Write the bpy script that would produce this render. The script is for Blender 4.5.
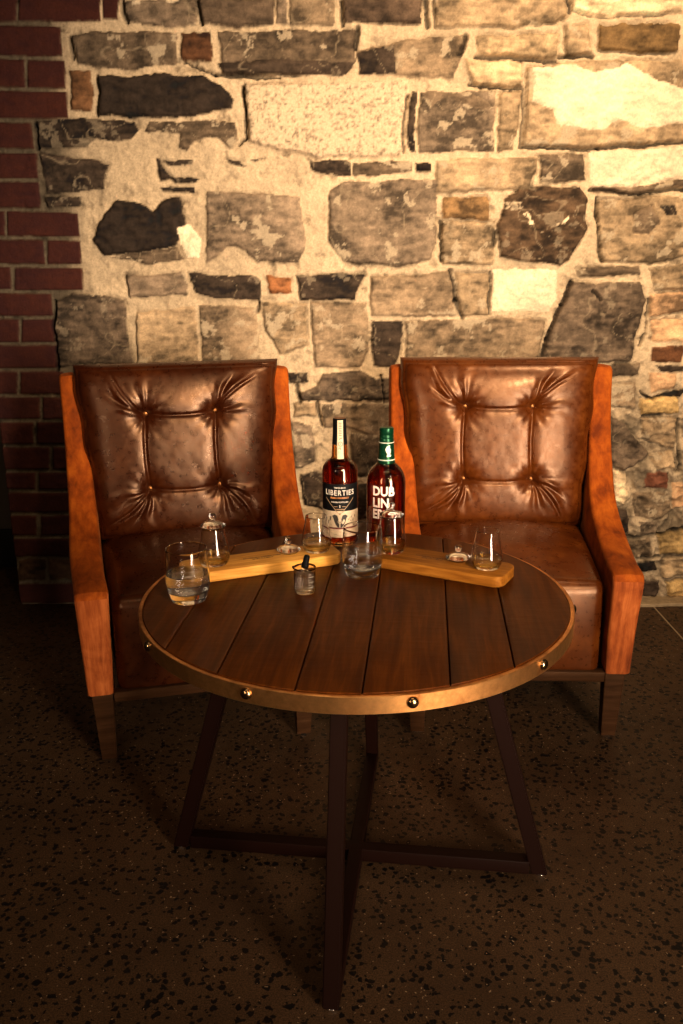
import bpy, bmesh, math, random
import numpy as np
from mathutils import Vector, Matrix

for o in list(bpy.data.objects):
    bpy.data.objects.remove(o)
scene = bpy.context.scene
C = scene.collection
PI = math.pi

# ------------------------------------------------------------------ camera
FPX, PITCH, CAM_H, ROLL = 866.81, 0.28175, 1.27645, 0.00696
cam_data = bpy.data.cameras.new('camera')
cam = bpy.data.objects.new('camera', cam_data)
C.objects.link(cam)
rt = Vector((1, 0, 0)); up = Vector((0, math.sin(PITCH), math.cos(PITCH))); fw = Vector((0, math.cos(PITCH), -math.sin(PITCH)))
rx = rt * math.cos(ROLL) - up * math.sin(ROLL)
ux = rt * math.sin(ROLL) + up * math.cos(ROLL)
m = Matrix((( rx.x, ux.x, -fw.x, 0), (rx.y, ux.y, -fw.y, 0), (rx.z, ux.z, -fw.z, CAM_H), (0, 0, 0, 1)))
cam.matrix_world = m
cam_data.sensor_fit = 'VERTICAL'
cam_data.sensor_height = 36.0
cam_data.lens = FPX / 1024 * 36.0
cam_data.clip_start = 0.05
scene.camera = cam

# ------------------------------------------------------------------ world, lamps, exposure
scene.view_settings.view_transform = 'Standard'
scene.view_settings.look = 'None'
scene.view_settings.gamma = 1.0
scene.view_settings.exposure = 0.0
scene.view_settings.use_curve_mapping = False
world = bpy.data.worlds.new('room_dark'); scene.world = world
world.use_nodes = True
world.node_tree.nodes['Background'].inputs[0].default_value = (1.0, 0.6, 0.35, 1)
world.node_tree.nodes['Background'].inputs[1].default_value = 0.02

def lamp(name, kind, loc, target, energy, color, **kw):
    d = bpy.data.lights.new(name, kind)
    d.energy = energy; d.color = color
    for k, v in kw.items(): setattr(d, k, v)
    o = bpy.data.objects.new(name, d); C.objects.link(o)
    o.location = loc
    o.rotation_euler = (Vector(target) - Vector(loc)).to_track_quat('-Z', 'Y').to_euler()
    return o
AMBER = (1.0, 0.69, 0.41)
lamp('wall_spotlight', 'SPOT', (1.0, 1.75, 2.95), (0.75, 3.15, 1.75), 165, AMBER, spot_size=1.6, spot_blend=1.0, shadow_soft_size=0.07)
lamp('high_front_spotlight', 'SPOT', (1.05, 0.0, 2.35), (0.30, 3.15, 1.15), 350, AMBER, spot_size=0.98, spot_blend=1.0, shadow_soft_size=0.09)
lamp('table_spotlight', 'SPOT', (0.75, -0.5, 1.95), (0.02, 2.1, 0.66), 100, (1.0, 0.62, 0.30), spot_size=0.56, spot_blend=0.8, shadow_soft_size=0.10)
lamp('right_window', 'AREA', (1.35, -0.6, 1.02), (0.1, 2.0, 0.98), 29, (1.0, 0.77, 0.56), shape='RECTANGLE', size=0.55, size_y=1.85, spread=1.2)
lamp('left_fill', 'AREA', (-1.3, -0.3, 1.45), (0.1, 2.2, 0.85), 1.6, (1.0, 0.74, 0.50), shape='RECTANGLE', size=0.14, size_y=1.0, spread=0.9)  # weak unseen fill, added for highlights from the left
lamp('rear_fill', 'AREA', (-0.6, -3.0, 2.0), (0, 2, 0.8), 3.2, (1.0, 0.76, 0.52), shape='RECTANGLE', size=1.3, size_y=1.3)  # unseen soft fill behind the camera, added to brighten the glass rims
lamp('overhead_fill', 'AREA', (0.1, 0.6, 3.1), (0.1, 0.6, 0), 5, (1.0, 0.72, 0.45), shape='RECTANGLE', size=1.8, size_y=0.5)  # unseen overhead fill, added so the glass rims catch light from above
for x, y, z in ((-1.3, -0.2, 2.2), (0.2, -1.2, 2.3), (1.6, 0.4, 2.1), (-0.5, 0.5, 2.75), (0.55, 1.2, 2.8), (1.9, 1.6, 1.7)):
    lamp('glint_light', 'POINT', (x, y, z), (0, 0, 0), 2.4, (1.0, 0.68, 0.38), shadow_soft_size=0.035)  # small unseen point lights, added for glints on glass, leather and rivets

# ------------------------------------------------------------------ mesh helpers
def mesh_obj(name, verts, faces, mat=None, parent=None, smooth=False, mats=None, fmat=None):
    me = bpy.data.meshes.new(name)
    me.from_pydata([tuple(v) for v in verts], [], [tuple(f) for f in faces])
    me.validate()
    bm = bmesh.new(); bm.from_mesh(me)
    bmesh.ops.recalc_face_normals(bm, faces=bm.faces)
    bm.to_mesh(me); bm.free()
    for mm in (mats or ([mat] if mat else [])): me.materials.append(mm)
    if fmat:
        for p_ in me.polygons: p_.material_index = fmat(p_)
    o = bpy.data.objects.new(name, me); C.objects.link(o)
    if parent: o.parent = parent
    if smooth is True:
        for p_ in me.polygons: p_.use_smooth = True
    elif smooth:
        shade_angle(o, smooth)
    return o

def shade_angle(o, deg):
    me = o.data
    for p_ in me.polygons: p_.use_smooth = True
    bm = bmesh.new(); bm.from_mesh(me)
    for e in bm.edges:
        if len(e.link_faces) == 2 and e.calc_face_angle(0) > math.radians(deg): e.smooth = False
    bm.to_mesh(me); bm.free()

class MB:
    def __init__(s): s.v = []; s.f = []
    def add(s, v, f):
        n = len(s.v); s.v += [tuple(a) for a in v]; s.f += [tuple(i + n for i in q) for q in f]
    def build(s, name, mat, parent=None, smooth=30, **kw):
        return mesh_obj(name, s.v, s.f, mat, parent, smooth, **kw)

def rbox(half, r, n=4, k=1, fn=None, centre=(0, 0, 0)):
    """rounded box; n rings in the rounding, k cells across each flat"""
    hx = half
    r = min(r, min(half) * 0.999)
    def ax(h):
        inner = h - r
        a = [-h + 0 for _ in ()]
        t = [math.tan(PI / 4 * (i / n)) for i in range(n + 1)]
        lo = [-(inner + r * t[n - i]) for i in range(n)]
        mid = [-inner + 2 * inner * i / k for i in range(k + 1)]
        return lo + mid + [-x for x in reversed(lo)]
    V = []; F = []; idx = {}
    def vid(p):
        key = tuple(round(c, 6) for c in p)
        if key not in idx:
            q = [max(-(h - r), min(h - r, c)) for c, h in zip(p, hx)]
            d = Vector([c - b for c, b in zip(p, q)])
            if d.length > 1e-9: d = d.normalized() * r
            w = Vector(q) + d + Vector(centre)
            if fn: w = fn(w)
            idx[key] = len(V); V.append(tuple(w))
        return idx[key]
    A = [ax(h) for h in half]
    for axis in range(3):
        a, b = [(1, 2), (2, 0), (0, 1)][axis]
        for sg in (-1, 1):
            for i in range(len(A[a]) - 1):
                for j in range(len(A[b]) - 1):
                    q = []
                    for di, dj in ((0, 0), (1, 0), (1, 1), (0, 1)):
                        p = [0, 0, 0]; p[axis] = sg * half[axis]; p[a] = A[a][i + di]; p[b] = A[b][j + dj]
                        q.append(vid(p))
                    if len(set(q)) >= 3:
                        qq = []
                        for t in q:
                            if t not in qq: qq.append(t)
                        F.append(qq if sg > 0 else qq[::-1])
    return V, F

def lathe(profile, seg=48, fn=None):
    V = []; F = []; rings = []
    for r, z in profile:
        if r < 1e-6:
            rings.append([len(V)]); V.append((0, 0, z))
        else:
            rings.append(list(range(len(V), len(V) + seg)))
            for i in range(seg):
                a = 2 * PI * i / seg; V.append((r * math.cos(a), r * math.sin(a), z))
    for a, b in zip(rings, rings[1:]):
        for i in range(seg):
            j = (i + 1) % seg
            if len(a) == 1 and len(b) == 1: continue
            if len(a) == 1: F.append((a[0], b[j], b[i]))
            elif len(b) == 1: F.append((a[i], a[j], b[0]))
            else: F.append((a[i], a[j], b[j], b[i]))
    if fn: V = [fn(v) for v in V]
    return V, F

def smooth_profile(pts, n=6):
    """Catmull-Rom through the points, radii kept non-negative"""
    out = []
    for i in range(len(pts) - 1):
        p0 = pts[max(i - 1, 0)]; p1 = pts[i]; p2 = pts[i + 1]; p3 = pts[min(i + 2, len(pts) - 1)]
        for k in range(n):
            t = k / n
            out.append(tuple(0.5 * (2 * b + (c - a) * t + (2 * a - 5 * b + 4 * c - d) * t * t + (-a + 3 * b - 3 * c + d) * t ** 3) for a, b, c, d in zip(p0, p1, p2, p3)))
    out.append(pts[-1])
    return [(max(0, a), b) for a, b in out]

def empty(name, loc, rz=0.0):
    o = bpy.data.objects.new(name, None); C.objects.link(o)
    o.location = loc; o.rotation_euler = (0, 0, rz); o.empty_display_size = 0.1
    return o
def tag(o, label, cat, group=None, kind=None):
    o['label'] = label
    if cat: o['category'] = cat
    if group: o['group'] = group
    if kind: o['kind'] = kind
    return o
def copy_thing(root, loc, rz=0.0):
    r = root.copy(); C.objects.link(r); r.location = loc; r.rotation_euler = (0, 0, rz)
    for ch in list(root.children):
        c = ch.copy(); C.objects.link(c); c.parent = r
        for g in list(ch.children):
            d = g.copy(); C.objects.link(d); d.parent = c
    return r

# ------------------------------------------------------------------ material helpers
class Mat:
    def __init__(s, name):
        s.m = bpy.data.materials.new(name); s.m.use_nodes = True
        s.t = s.m.node_tree; s.n = s.t.nodes; s.l = s.t.links
        s.b = s.n['Principled BSDF']
    def node(s, typ, **kw):
        nd = s.n.new(typ)
        for k, v in kw.items():
            if k in nd.inputs.keys() and not hasattr(nd, k): nd.inputs[k].default_value = v
            else: setattr(nd, k, v)
        return nd
    def set(s, **kw):
        for k, v in kw.items():
            k = k.replace('_', ' ')
            if k in s.b.inputs: s.b.inputs[k].default_value = (*v, 1) if isinstance(v, tuple) and len(v) == 3 else v
        return s
    def coords(s, scale=(1, 1, 1), src='Object', rot=(0, 0, 0)):
        tc = s.n.new('ShaderNodeTexCoord'); mp = s.n.new('ShaderNodeMapping')
        mp.inputs['Scale'].default_value = scale; mp.inputs['Rotation'].default_value = rot
        s.l.new(tc.outputs[src], mp.inputs['Vector']); return mp.outputs[0]
    def noise(s, vec, scale, detail=4, rough=0.55, dist=0.0):
        nd = s.n.new('ShaderNodeTexNoise'); nd.inputs['Scale'].default_value = scale
        nd.inputs['Detail'].default_value = detail; nd.inputs['Roughness'].default_value = rough; nd.inputs['Distortion'].default_value = dist
        s.l.new(vec, nd.inputs['Vector']); return nd.outputs[0]
    def voronoi(s, vec, scale, feature='F1'):
        nd = s.n.new('ShaderNodeTexVoronoi'); nd.feature = feature; nd.inputs['Scale'].default_value = scale
        s.l.new(vec, nd.inputs['Vector']); return nd
    def ramp(s, fac, stops, interp='LINEAR'):
        nd = s.n.new('ShaderNodeValToRGB'); cr = nd.color_ramp; cr.interpolation = interp
        while len(cr.elements) < len(stops): cr.elements.new(0.5)
        for e, (p_, c) in zip(cr.elements, stops):
            e.position = p_; e.color = (*c, 1) if isinstance(c, tuple) else (c, c, c, 1)
        s.l.new(fac, nd.inputs[0]); return nd.outputs[0]
    def mix(s, fac, a, b, mode='MIX'):
        nd = s.n.new('ShaderNodeMix'); nd.data_type = 'RGBA'; nd.blend_type = mode
        for i, v in ((0, fac), (6, a), (7, b)):
            if hasattr(v, 'links') or hasattr(v, 'is_linked'): s.l.new(v, nd.inputs[i])
            else: nd.inputs[i].default_value = (*v, 1) if isinstance(v, tuple) else v
        return nd.outputs[2]
    def math(s, op, a, b=0.0):
        nd = s.n.new('ShaderNodeMath'); nd.operation = op
        for i, v in ((0, a), (1, b)):
            if hasattr(v, 'is_linked'): s.l.new(v, nd.inputs[i])
            else: nd.inputs[i].default_value = v
        return nd.outputs[0]
    def bump(s, h, strength=0.3, dist=0.002, prev=None):
        nd = s.n.new('ShaderNodeBump'); nd.inputs['Strength'].default_value = strength; nd.inputs['Distance'].default_value = dist
        s.l.new(h, nd.inputs['Height'])
        if prev: s.l.new(prev, nd.inputs['Normal'])
        return nd.outputs[0]
    def to(s, out, inp): s.l.new(out, s.b.inputs[inp]); return s

def plain(name, col, rough=0.5, metal=0.0, **kw):
    M_ = Mat(name); M_.set(Base_Color=col, Roughness=rough, Metallic=metal, **kw)
    v = M_.coords((1, 1, 1)); n_ = M_.noise(v, 180, 3)
    M_.to(M_.ramp(n_, [(0.3, tuple(c * 0.85 for c in col)), (0.7, tuple(min(1, c * 1.1) for c in col))]), 'Base Color')
    return M_.m

def leather(name, dark, mid, light):
    M_ = Mat(name)
    v = M_.coords()
    a = M_.noise(v, 9, 6, 0.6); b = M_.noise(v, 60, 4, 0.5)
    f = M_.math('ADD', M_.math('MULTIPLY', a, 0.7), M_.math('MULTIPLY', b, 0.3))
    M_.to(M_.ramp(f, [(0.28, dark), (0.50, mid), (0.70, light)]), 'Base Color')
    M_.to(M_.ramp(b, [(0.3, 0.25), (0.7, 0.36)]), 'Roughness')
    w = M_.noise(v, 30, 5, 0.6, 0.6)
    bp = M_.bump(M_.noise(v, 260, 2), 0.06, 0.0006)
    bp = M_.bump(w, 0.10, 0.003, bp)
    M_.l.new(bp, M_.b.inputs['Normal'])
    M_.set(Specular_IOR_Level=0.6, Specular_Tint=(1.0, 0.64, 0.42))
    return M_.m
LEATHER_L = leather('brown_leather_shaded', (0.011, 0.0018, 0.0005), (0.029, 0.0055, 0.0011), (0.066, 0.016, 0.0032))  # left chair: same leather with its dimmer light put into the colour
LEATHER_R = leather('brown_leather_lit', (0.026, 0.0045, 0.0006), (0.064, 0.0138, 0.0016), (0.14, 0.037, 0.005))  # right chair: same leather, stronger light put into the lighter, warmer colour

def velvet(name, a, b, c, streak):
    M_ = Mat(name)
    v = M_.coords(streak); v1 = M_.coords()
    n1 = M_.noise(v, 40, 5, 0.65, 0.4); n2 = M_.noise(v1, 7, 4, 0.6, 0.8)
    f = M_.math('ADD', M_.math('MULTIPLY', n1, 0.55), M_.math('MULTIPLY', n2, 0.45))
    M_.to(M_.ramp(f, [(0.35, a), (0.5, b), (0.66, c)]), 'Base Color')
    M_.set(Roughness=0.8, Sheen_Weight=0.06, Sheen_Roughness=0.4, Sheen_Tint=(1.0, 0.5, 0.2), Specular_IOR_Level=0.12)
    M_.l.new(M_.bump(n1, 0.7, 0.002), M_.b.inputs['Normal'])
    return M_.m
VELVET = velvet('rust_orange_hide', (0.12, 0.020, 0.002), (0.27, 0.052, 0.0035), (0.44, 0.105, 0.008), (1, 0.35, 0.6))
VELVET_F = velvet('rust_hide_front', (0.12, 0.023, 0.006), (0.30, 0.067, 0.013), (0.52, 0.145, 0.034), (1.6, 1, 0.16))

def wood(name, a, b, c, rough, stretch=(1, 0.08, 1), scale=60, ripple=0.0, coat=0.0):
    M_ = Mat(name)
    v = M_.coords(stretch); v1 = M_.coords()
    n1 = M_.noise(v, scale, 6, 0.6, 0.5); n2 = M_.noise(v1, 6, 3)
    f = M_.math('ADD', M_.math('MULTIPLY', n1, 0.7), M_.math('MULTIPLY', n2, 0.3))
    M_.to(M_.ramp(f, [(0.36, a), (0.5, b), (0.66, c)]), 'Base Color')
    M_.set(Roughness=rough, Coat_Weight=coat, Coat_Roughness=0.2, Specular_IOR_Level=0.08, Specular_Tint=(1.0, 0.75, 0.5))
    bp = M_.bump(n1, 0.15, 0.001)
    if ripple:
        r_ = M_.noise(M_.coords((0.25, 1, 1)), 70, 3, 0.5, 0.3)
        bp = M_.bump(r_, ripple, 0.002, bp)
    M_.l.new(bp, M_.b.inputs['Normal'])
    return M_.m
TABLE_WOOD = wood('dark_table_wood', (0.030, 0.0062, 0.0006), (0.054, 0.0125, 0.0012), (0.095, 0.025, 0.0026), 0.38, (1, 0.07, 1), 70, 0.22, 0.0)
RAIL_WOOD = wood('chair_frame_wood', (0.021, 0.0085, 0.0036), (0.036, 0.0150, 0.0062), (0.058, 0.0255, 0.011), 0.4, (0.1, 1, 1), 60)
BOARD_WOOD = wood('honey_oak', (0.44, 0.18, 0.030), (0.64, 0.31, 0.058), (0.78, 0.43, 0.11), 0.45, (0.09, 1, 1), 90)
BOARD_WOOD_D = wood('honey_oak_shaded', (0.13, 0.043, 0.005), (0.23, 0.083, 0.010), (0.33, 0.135, 0.02), 0.45, (0.09, 1, 1), 90)  # same oak, darkened because less light falls on the right board

def metal(name, a, b, rough, scale=20):
    M_ = Mat(name); v = M_.coords()
    n_ = M_.noise(v, scale, 6, 0.65)
    M_.to(M_.ramp(n_, [(0.35, a), (0.62, b)]), 'Base Color')
    M_.to(M_.ramp(n_, [(0.35, rough * 1.3), (0.65, rough * 0.8)]), 'Roughness')
    M_.set(Metallic=1.0)
    M_.l.new(M_.bump(n_, 0.15, 0.001), M_.b.inputs['Normal'])
    return M_.m
BRONZE = metal('aged_bronze', (0.26, 0.10, 0.028), (0.88, 0.44, 0.15), 0.38, 9)
BRONZE.node_tree.nodes['Principled BSDF'].inputs['Metallic'].default_value = 1.0
RIVET = metal('polished_rivet', (0.30, 0.19, 0.09), (0.5, 0.34, 0.17), 0.18, 60)
BUTTON = metal('brass_button', (0.16, 0.06, 0.02), (0.30, 0.13, 0.045), 0.5, 60)
STEEL = metal('nickel_glide', (0.6, 0.55, 0.5), (0.8, 0.75, 0.7), 0.2, 60)
LEG_M = Mat('dark_brown_painted_steel')
LEG_M.set(Base_Color=(0.008, 0.0023, 0.0012), Roughness=0.5, Specular_IOR_Level=0.08)
LEG_M.l.new(LEG_M.bump(LEG_M.noise(LEG_M.coords(), 150, 3), 0.1, 0.0005), LEG_M.b.inputs['Normal'])
LEG_M = LEG_M.m

def glass(name, col=(1, 1, 1), ior=1.46, rough=0.0):
    M_ = Mat(name)
    M_.set(Base_Color=col, Roughness=rough, IOR=ior, Transmission_Weight=1.0, Specular_IOR_Level=0.5)
    v = M_.coords(); n_ = M_.noise(v, 25, 2)
    M_.l.new(M_.bump(n_, 0.04, 0.002), M_.b.inputs['Normal'])
    return M_.m
def liquid(name, col, ior, clear):
    """part of the light runs straight through, the rest is bent"""
    m_ = glass(name, col, ior); nt = m_.node_tree
    tr = nt.nodes.new('ShaderNodeBsdfTransparent'); tr.inputs[0].default_value = (*col, 1)
    mx = nt.nodes.new('ShaderNodeMixShader'); mx.inputs[0].default_value = clear
    nt.links.new(nt.nodes['Principled BSDF'].outputs[0], mx.inputs[1]); nt.links.new(tr.outputs[0], mx.inputs[2])
    nt.links.new(mx.outputs[0], nt.nodes['Material Output'].inputs['Surface'])
    return m_
GLASS = glass('clear_glass')
WATER = liquid('water', (0.99, 1, 1), 1.33, 0.3)
WHISKEY = liquid('pale_whiskey', (0.99, 0.84, 0.42), 1.36, 0.45)
WHISKEY_D = glass('dark_red_whiskey', (0.36, 0.055, 0.003), 1.36)
BOTTLE_GLASS = glass('bottle_glass', (0.93, 0.68, 0.34))
BLACK = plain('black_paper', (0.004, 0.004, 0.0045), 0.5, Specular_IOR_Level=0.12)
CREAM = plain('cream_paper', (0.62, 0.50, 0.36), 0.6)
WHITE_INK = plain('white_ink', (0.80, 0.74, 0.66), 0.5)
ORANGE_INK = plain('copper_ink', (0.55, 0.22, 0.06), 0.45)
DARK_INK = plain('dark_ink', (0.03, 0.025, 0.022), 0.6)
RED_INK = plain('red_ink', (0.16, 0.01, 0.012), 0.5)
GREEN = plain('green_foil', (0.003, 0.055, 0.023), 0.26, 0.6)
RUBBER = plain('black_rubber', (0.003, 0.003, 0.003), 0.5, Specular_IOR_Level=0.06)
BURNT = plain('burnt_lettering', (0.035, 0.012, 0.004), 0.8)
STONES = [  # colour key, outline of each stone face in millimetres along and up the wall
    ('mg', [(-697,2091),(-458,2090),(-459,2014),(-580,2012),(-683,2027)]),
    ('wh', [(-664,2102),(-635,2102),(-634,2079),(-660,2074)]),
    ('wh', [(-564,2102),(-503,2101),(-511,2081),(-549,2082)]),
    ('dm', [(-455,2095),(-203,2094),(-205,2019),(-320,2008),(-440,2017)]),
    ('mg', [(-197,2094),(-164,2094),(-163,2015),(-199,2019)]),
    ('mt', [(-158,2094),(-9,2093),(-13,2015),(-157,2013)]),
    ('dk2', [(16,2092),(272,2091),(273,2013),(22,2020)]),
    ('tn', [(304,2091),(734,2088),(744,2033),(657,2007),(429,2006),(315,2010)]),
    ('lt', [(746,2088),(1138,2086),(1143,2036),(818,2033),(759,2048)]),
    ('md', [(-868,1991),(-809,1999),(-522,1997),(-528,1900),(-621,1892),(-786,1887),(-856,1908)]),
    ('ru', [(-512,1997),(-415,1994),(-412,1911),(-514,1912)]),
    ('md', [(-392,1996),(58,2005),(61,1911),(22,1867),(-374,1875)]),
    ('dk', [(-396,1905),(-192,1916),(55,1905),(22,1867),(-374,1872)]),
    ('mt', [(61,1941),(202,1969),(430,1988),(407,1909),(385,1855),(71,1869)]),
    ('dk', [(65,1938),(189,1958),(190,1868),(71,1869)]),
    ('lt2', [(447,1982),(717,1987),(722,1919),(630,1916),(449,1929)]),
    ('tn', [(732,2010),(810,2012),(830,1924),(748,1916)]),
    ('ob', [(852,2012),(1116,2010),(1118,1925),(991,1923),(848,1936)]),
    ('lt2', [(416,1909),(604,1902),(608,1830),(452,1837)]),
    ('ru2', [(-888,1881),(-812,1881),(-820,1760),(-890,1760)]),
    ('bk', [(-794,1866),(-490,1870),(-441,1866),(-386,1830),(-348,1793),(-356,1763),(-497,1742),(-797,1747)]),
    ('gr', [(-316,1842),(230,1850),(220,1620),(-64,1612),(-165,1631),(-299,1661)]),
    ('dk', [(237,1820),(260,1814),(257,1629),(233,1635)]),
    ('mg', [(270,1814),(519,1818),(524,1627),(267,1629)]),
    ('md', [(274,1814),(436,1813),(511,1773),(465,1758),(360,1801),(304,1765)]),
    ('tn', [(532,1815),(608,1818),(591,1633),(534,1627)]),
    ('tn', [(621,1890),(779,1901),(943,1906),(1157,1904),(1182,1660),(881,1640),(624,1642)]),
    ('wh', [(641,1890),(779,1889),(837,1864),(902,1876),(943,1900),(1013,1860),(1166,1814),(1176,1716),(1010,1699),(935,1724),(877,1693),(792,1703),(728,1713),(712,1756),(640,1778)]),
    ('dk', [(-1020,1730),(-882,1739),(-688,1731),(-667,1703),(-703,1672),(-821,1670),(-846,1652),(-1018,1646)]),
    ('md', [(-638,1734),(-347,1726),(-343,1670),(-368,1639),(-406,1677),(-484,1671),(-509,1640),(-543,1646),(-533,1690),(-600,1703),(-651,1697)]),
    ('dk', [(-1016,1634),(-876,1617),(-776,1594),(-799,1563),(-803,1515),(-920,1503),(-995,1507)]),
    ('dk', [(-1003,1497),(-881,1490),(-890,1461),(-1000,1458)]),
    ('dk', [(-619,1616),(-605,1615),(-591,1584),(-576,1546),(-610,1546)]),
    ('dk', [(-596,1606),(-487,1608),(-499,1590),(-573,1590)]),
    ('dk', [(-582,1552),(-474,1548),(-488,1532),(-560,1533)]),
    ('dk', [(-612,1520),(-489,1519),(-493,1500),(-596,1504)]),
    ('dk', [(-386,1608),(-335,1604),(-312,1585),(-370,1595)]),
    ('dk', [(-301,1610),(-254,1613),(-285,1601)]),
    ('dk', [(-102,1606),(10,1605),(44,1599),(44,1557),(-31,1561),(-95,1574)]),
    ('md', [(51,1599),(247,1604),(248,1562),(50,1557)]),
    ('bk', [(257,1597),(311,1597),(309,1565),(261,1566)]),
    ('tn', [(332,1603),(680,1610),(666,1553),(651,1512),(324,1495)]),
    ('md', [(683,1613),(828,1622),(838,1536),(688,1525)]),
    ('wh', [(848,1625),(1185,1638),(1196,1528),(1028,1503),(860,1504)]),
    ('md', [(863,1511),(1027,1516),(1195,1540),(1197,1521),(1029,1493),(865,1491)]),
    ('bk', [(-758,1483),(-700,1479),(-633,1449),(-597,1481),(-545,1488),(-526,1400),(-568,1334),(-625,1318),(-730,1305),(-818,1299),(-855,1352),(-832,1412)]),
    ('md', [(-801,1292),(-730,1308),(-625,1318),(-568,1331),(-543,1284),(-663,1271)]),
    ('wh', [(-558,1390),(-516,1400),(-477,1350),(-487,1290),(-532,1290),(-554,1334)]),
    ('sp', [(-776,1299),(-679,1285),(-698,1271),(-774,1279)]),
    ('mg', [(-452,1506),(-339,1506),(-134,1491),(-125,1430),(-121,1314),(-139,1274),(-285,1275),(-329,1316),(-388,1329),(-435,1296),(-463,1277)]),
    ('mg', [(-32,1510),(20,1538),(333,1540),(338,1345),(315,1278),(211,1259),(18,1273),(-40,1347)]),
    ('or', [(355,1485),(512,1487),(515,1412),(357,1413)]),
    ('tn', [(354,1404),(536,1406),(532,1260),(357,1261)]),
    ('db', [(568,1480),(617,1512),(822,1517),(849,1472),(853,1374),(804,1275),(770,1258),(630,1269),(559,1293),(544,1393)]),
    ('sp', [(566,1441),(551,1464),(626,1470),(642,1434),(675,1395),(658,1389),(621,1441),(583,1435)]),
    ('sp', [(697,1369),(768,1401),(816,1459),(809,1407),(749,1375),(729,1352)]),
    ('tn', [(880,1472),(1064,1484),(1202,1476),(1221,1289),(1085,1259),(909,1267),(891,1374)]),
    ('dk', [(1091,1448),(1149,1451),(1160,1418),(1118,1415)]),
    ('md', [(1014,1432),(1067,1451),(1106,1399),(1069,1353),(1012,1366)]),
    ('md', [(830,1248),(1050,1253),(1053,1223),(843,1217)]),
    ('mg', [(-749,1235),(-535,1240),(-536,1162),(-741,1156)]),
    ('dk', [(-528,1240),(-287,1228),(-274,1208),(-283,1146),(-441,1154),(-511,1172)]),
    ('ro', [(-252,1228),(-171,1224),(-173,1173),(-250,1167)]),
    ('dk', [(-154,1231),(1,1236),(92,1232),(71,1195),(53,1144),(-141,1145)]),
    ('mt', [(106,1226),(393,1237),(419,1083),(113,1085)]),
    ('tn', [(404,1230),(516,1233),(529,1089),(433,1083)]),
    ('wh', [(529,1243),(757,1241),(763,1139),(738,1098),(539,1106)]),
    ('dg', [(-1007,1144),(-934,1175),(-811,1160),(-759,1150),(-759,1011),(-744,925),(-1022,920)]),
    ('tn', [(-723,1108),(-514,1124),(-509,931),(-733,925)]),
    ('mt', [(-499,1127),(-290,1126),(-297,929),(-499,924)]),
    ('tn', [(-276,1136),(-120,1138),(-119,989),(-217,954),(-268,1042)]),
    ('mt', [(-106,1138),(99,1133),(99,969),(70,909),(-92,906)]),
    ('dk', [(110,1068),(224,1067),(218,968),(197,912),(114,912)]),
    ('mt', [(231,1067),(568,1078),(729,1070),(705,922),(233,926)]),
    ('dg', [(819,1204),(1055,1195),(1078,1137),(1044,920),(701,922),(733,1000),(779,1122)]),
    ('tn', [(1086,1246),(1225,1255),(1234,1170),(1110,1171)]),
    ('pk', [(1094,1158),(1235,1164),(1241,1102),(1101,1078)]),
    ('pk', [(1109,1068),(1244,1074),(1253,990),(1117,991)]),
    ('dk', [(-197,889),(-121,889),(-118,856),(-191,849)]),
    ('dg', [(-159,820),(-82,845),(-67,885),(70,898),(125,869),(186,879),(187,789),(-39,787),(-148,791)]),
    ('tn', [(-174,784),(-83,783),(-84,732),(-172,729)]),
    ('mt', [(-68,779),(187,778),(181,633),(33,690),(-59,691)]),
    ('mg', [(-187,718),(-106,698),(-97,559),(-169,529)]),
    ('md', [(33,671),(199,663),(201,488),(40,508)]),
    ('dk', [(-154,510),(-60,528),(-62,373),(-138,393)]),
    ('md', [(-50,490),(201,469),(203,332),(-44,341)]),
    ('md', [(958,906),(1080,920),(1084,877),(962,863)]),
    ('br2', [(1118,973),(1226,976),(1228,915),(1116,920)]),
    ('dk', [(1135,909),(1261,908),(1264,886),(1155,887)]),
    ('pk', [(1112,884),(1213,883),(1212,825),(1126,815)]),
    ('bk', [(1093,815),(1146,797),(1269,832),(1237,796),(1128,786)]),
    ('yl', [(1084,790),(1229,796),(1236,733),(1097,731)]),
    ('tn', [(1098,716),(1234,719),(1235,595),(1113,634)]),
    ('mt', [(964,838),(1068,848),(1073,753),(970,761)]),
    ('dg', [(987,728),(1045,690),(1107,619),(1147,581),(1059,520),(1002,536)]),
    ('tn', [(1148,577),(1227,595),(1241,534),(1171,527)]),
    ('lt', [(1011,521),(1068,513),(1075,384),(1020,404)]),
    ('br3', [(1145,520),(1220,519),(1223,450),(1129,454)]),
    ('mt', [(1093,435),(1228,438),(1250,364),(1197,332),(1109,341)]),
    ('dk', [(1022,385),(1084,365),(1092,265),(1038,274)]),
    ('pk', [(1240,473),(1307,472),(1317,383),(1257,371)]),
    ('mg', [(1121,325),(1197,324),(1202,273),(1130,269)]),
    ('mt', [(1063,246),(1177,253),(1191,184),(1127,172)]),
    ('yl', [(1203,265),(1327,284),(1337,191),(1222,184)]),
    ('bk', [(1128,160),(1205,168),(1220,127),(1151,119)]),
    ('lt2', [(1235,172),(1338,179),(1347,93),(1242,94)]),
    ('dk', [(1174,82),(1233,73),(1231,7),(1169,11)]),
    ('yl', [(1252,73),(1348,81),(1356,6),(1270,11)]),
    ('BR', [(-1219,2103),(-1035,2102),(-1043,2030),(-1228,2031)]),
    ('BR', [(-1029,2102),(-764,2100),(-770,2028),(-1037,2030)]),
    ('BR', [(-758,2100),(-703,2100),(-712,2033),(-763,2034)]),
    ('BR', [(-1294,2023),(-902,2014),(-904,1926),(-1306,1937)]),
    ('BR', [(-1308,1926),(-1029,1918),(-1035,1834),(-1319,1839)]),
    ('BR', [(-1019,1918),(-898,1914),(-903,1830),(-1028,1834)]),
    ('BR', [(-1321,1827),(-901,1821),(-902,1739),(-1332,1745)]),
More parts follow.
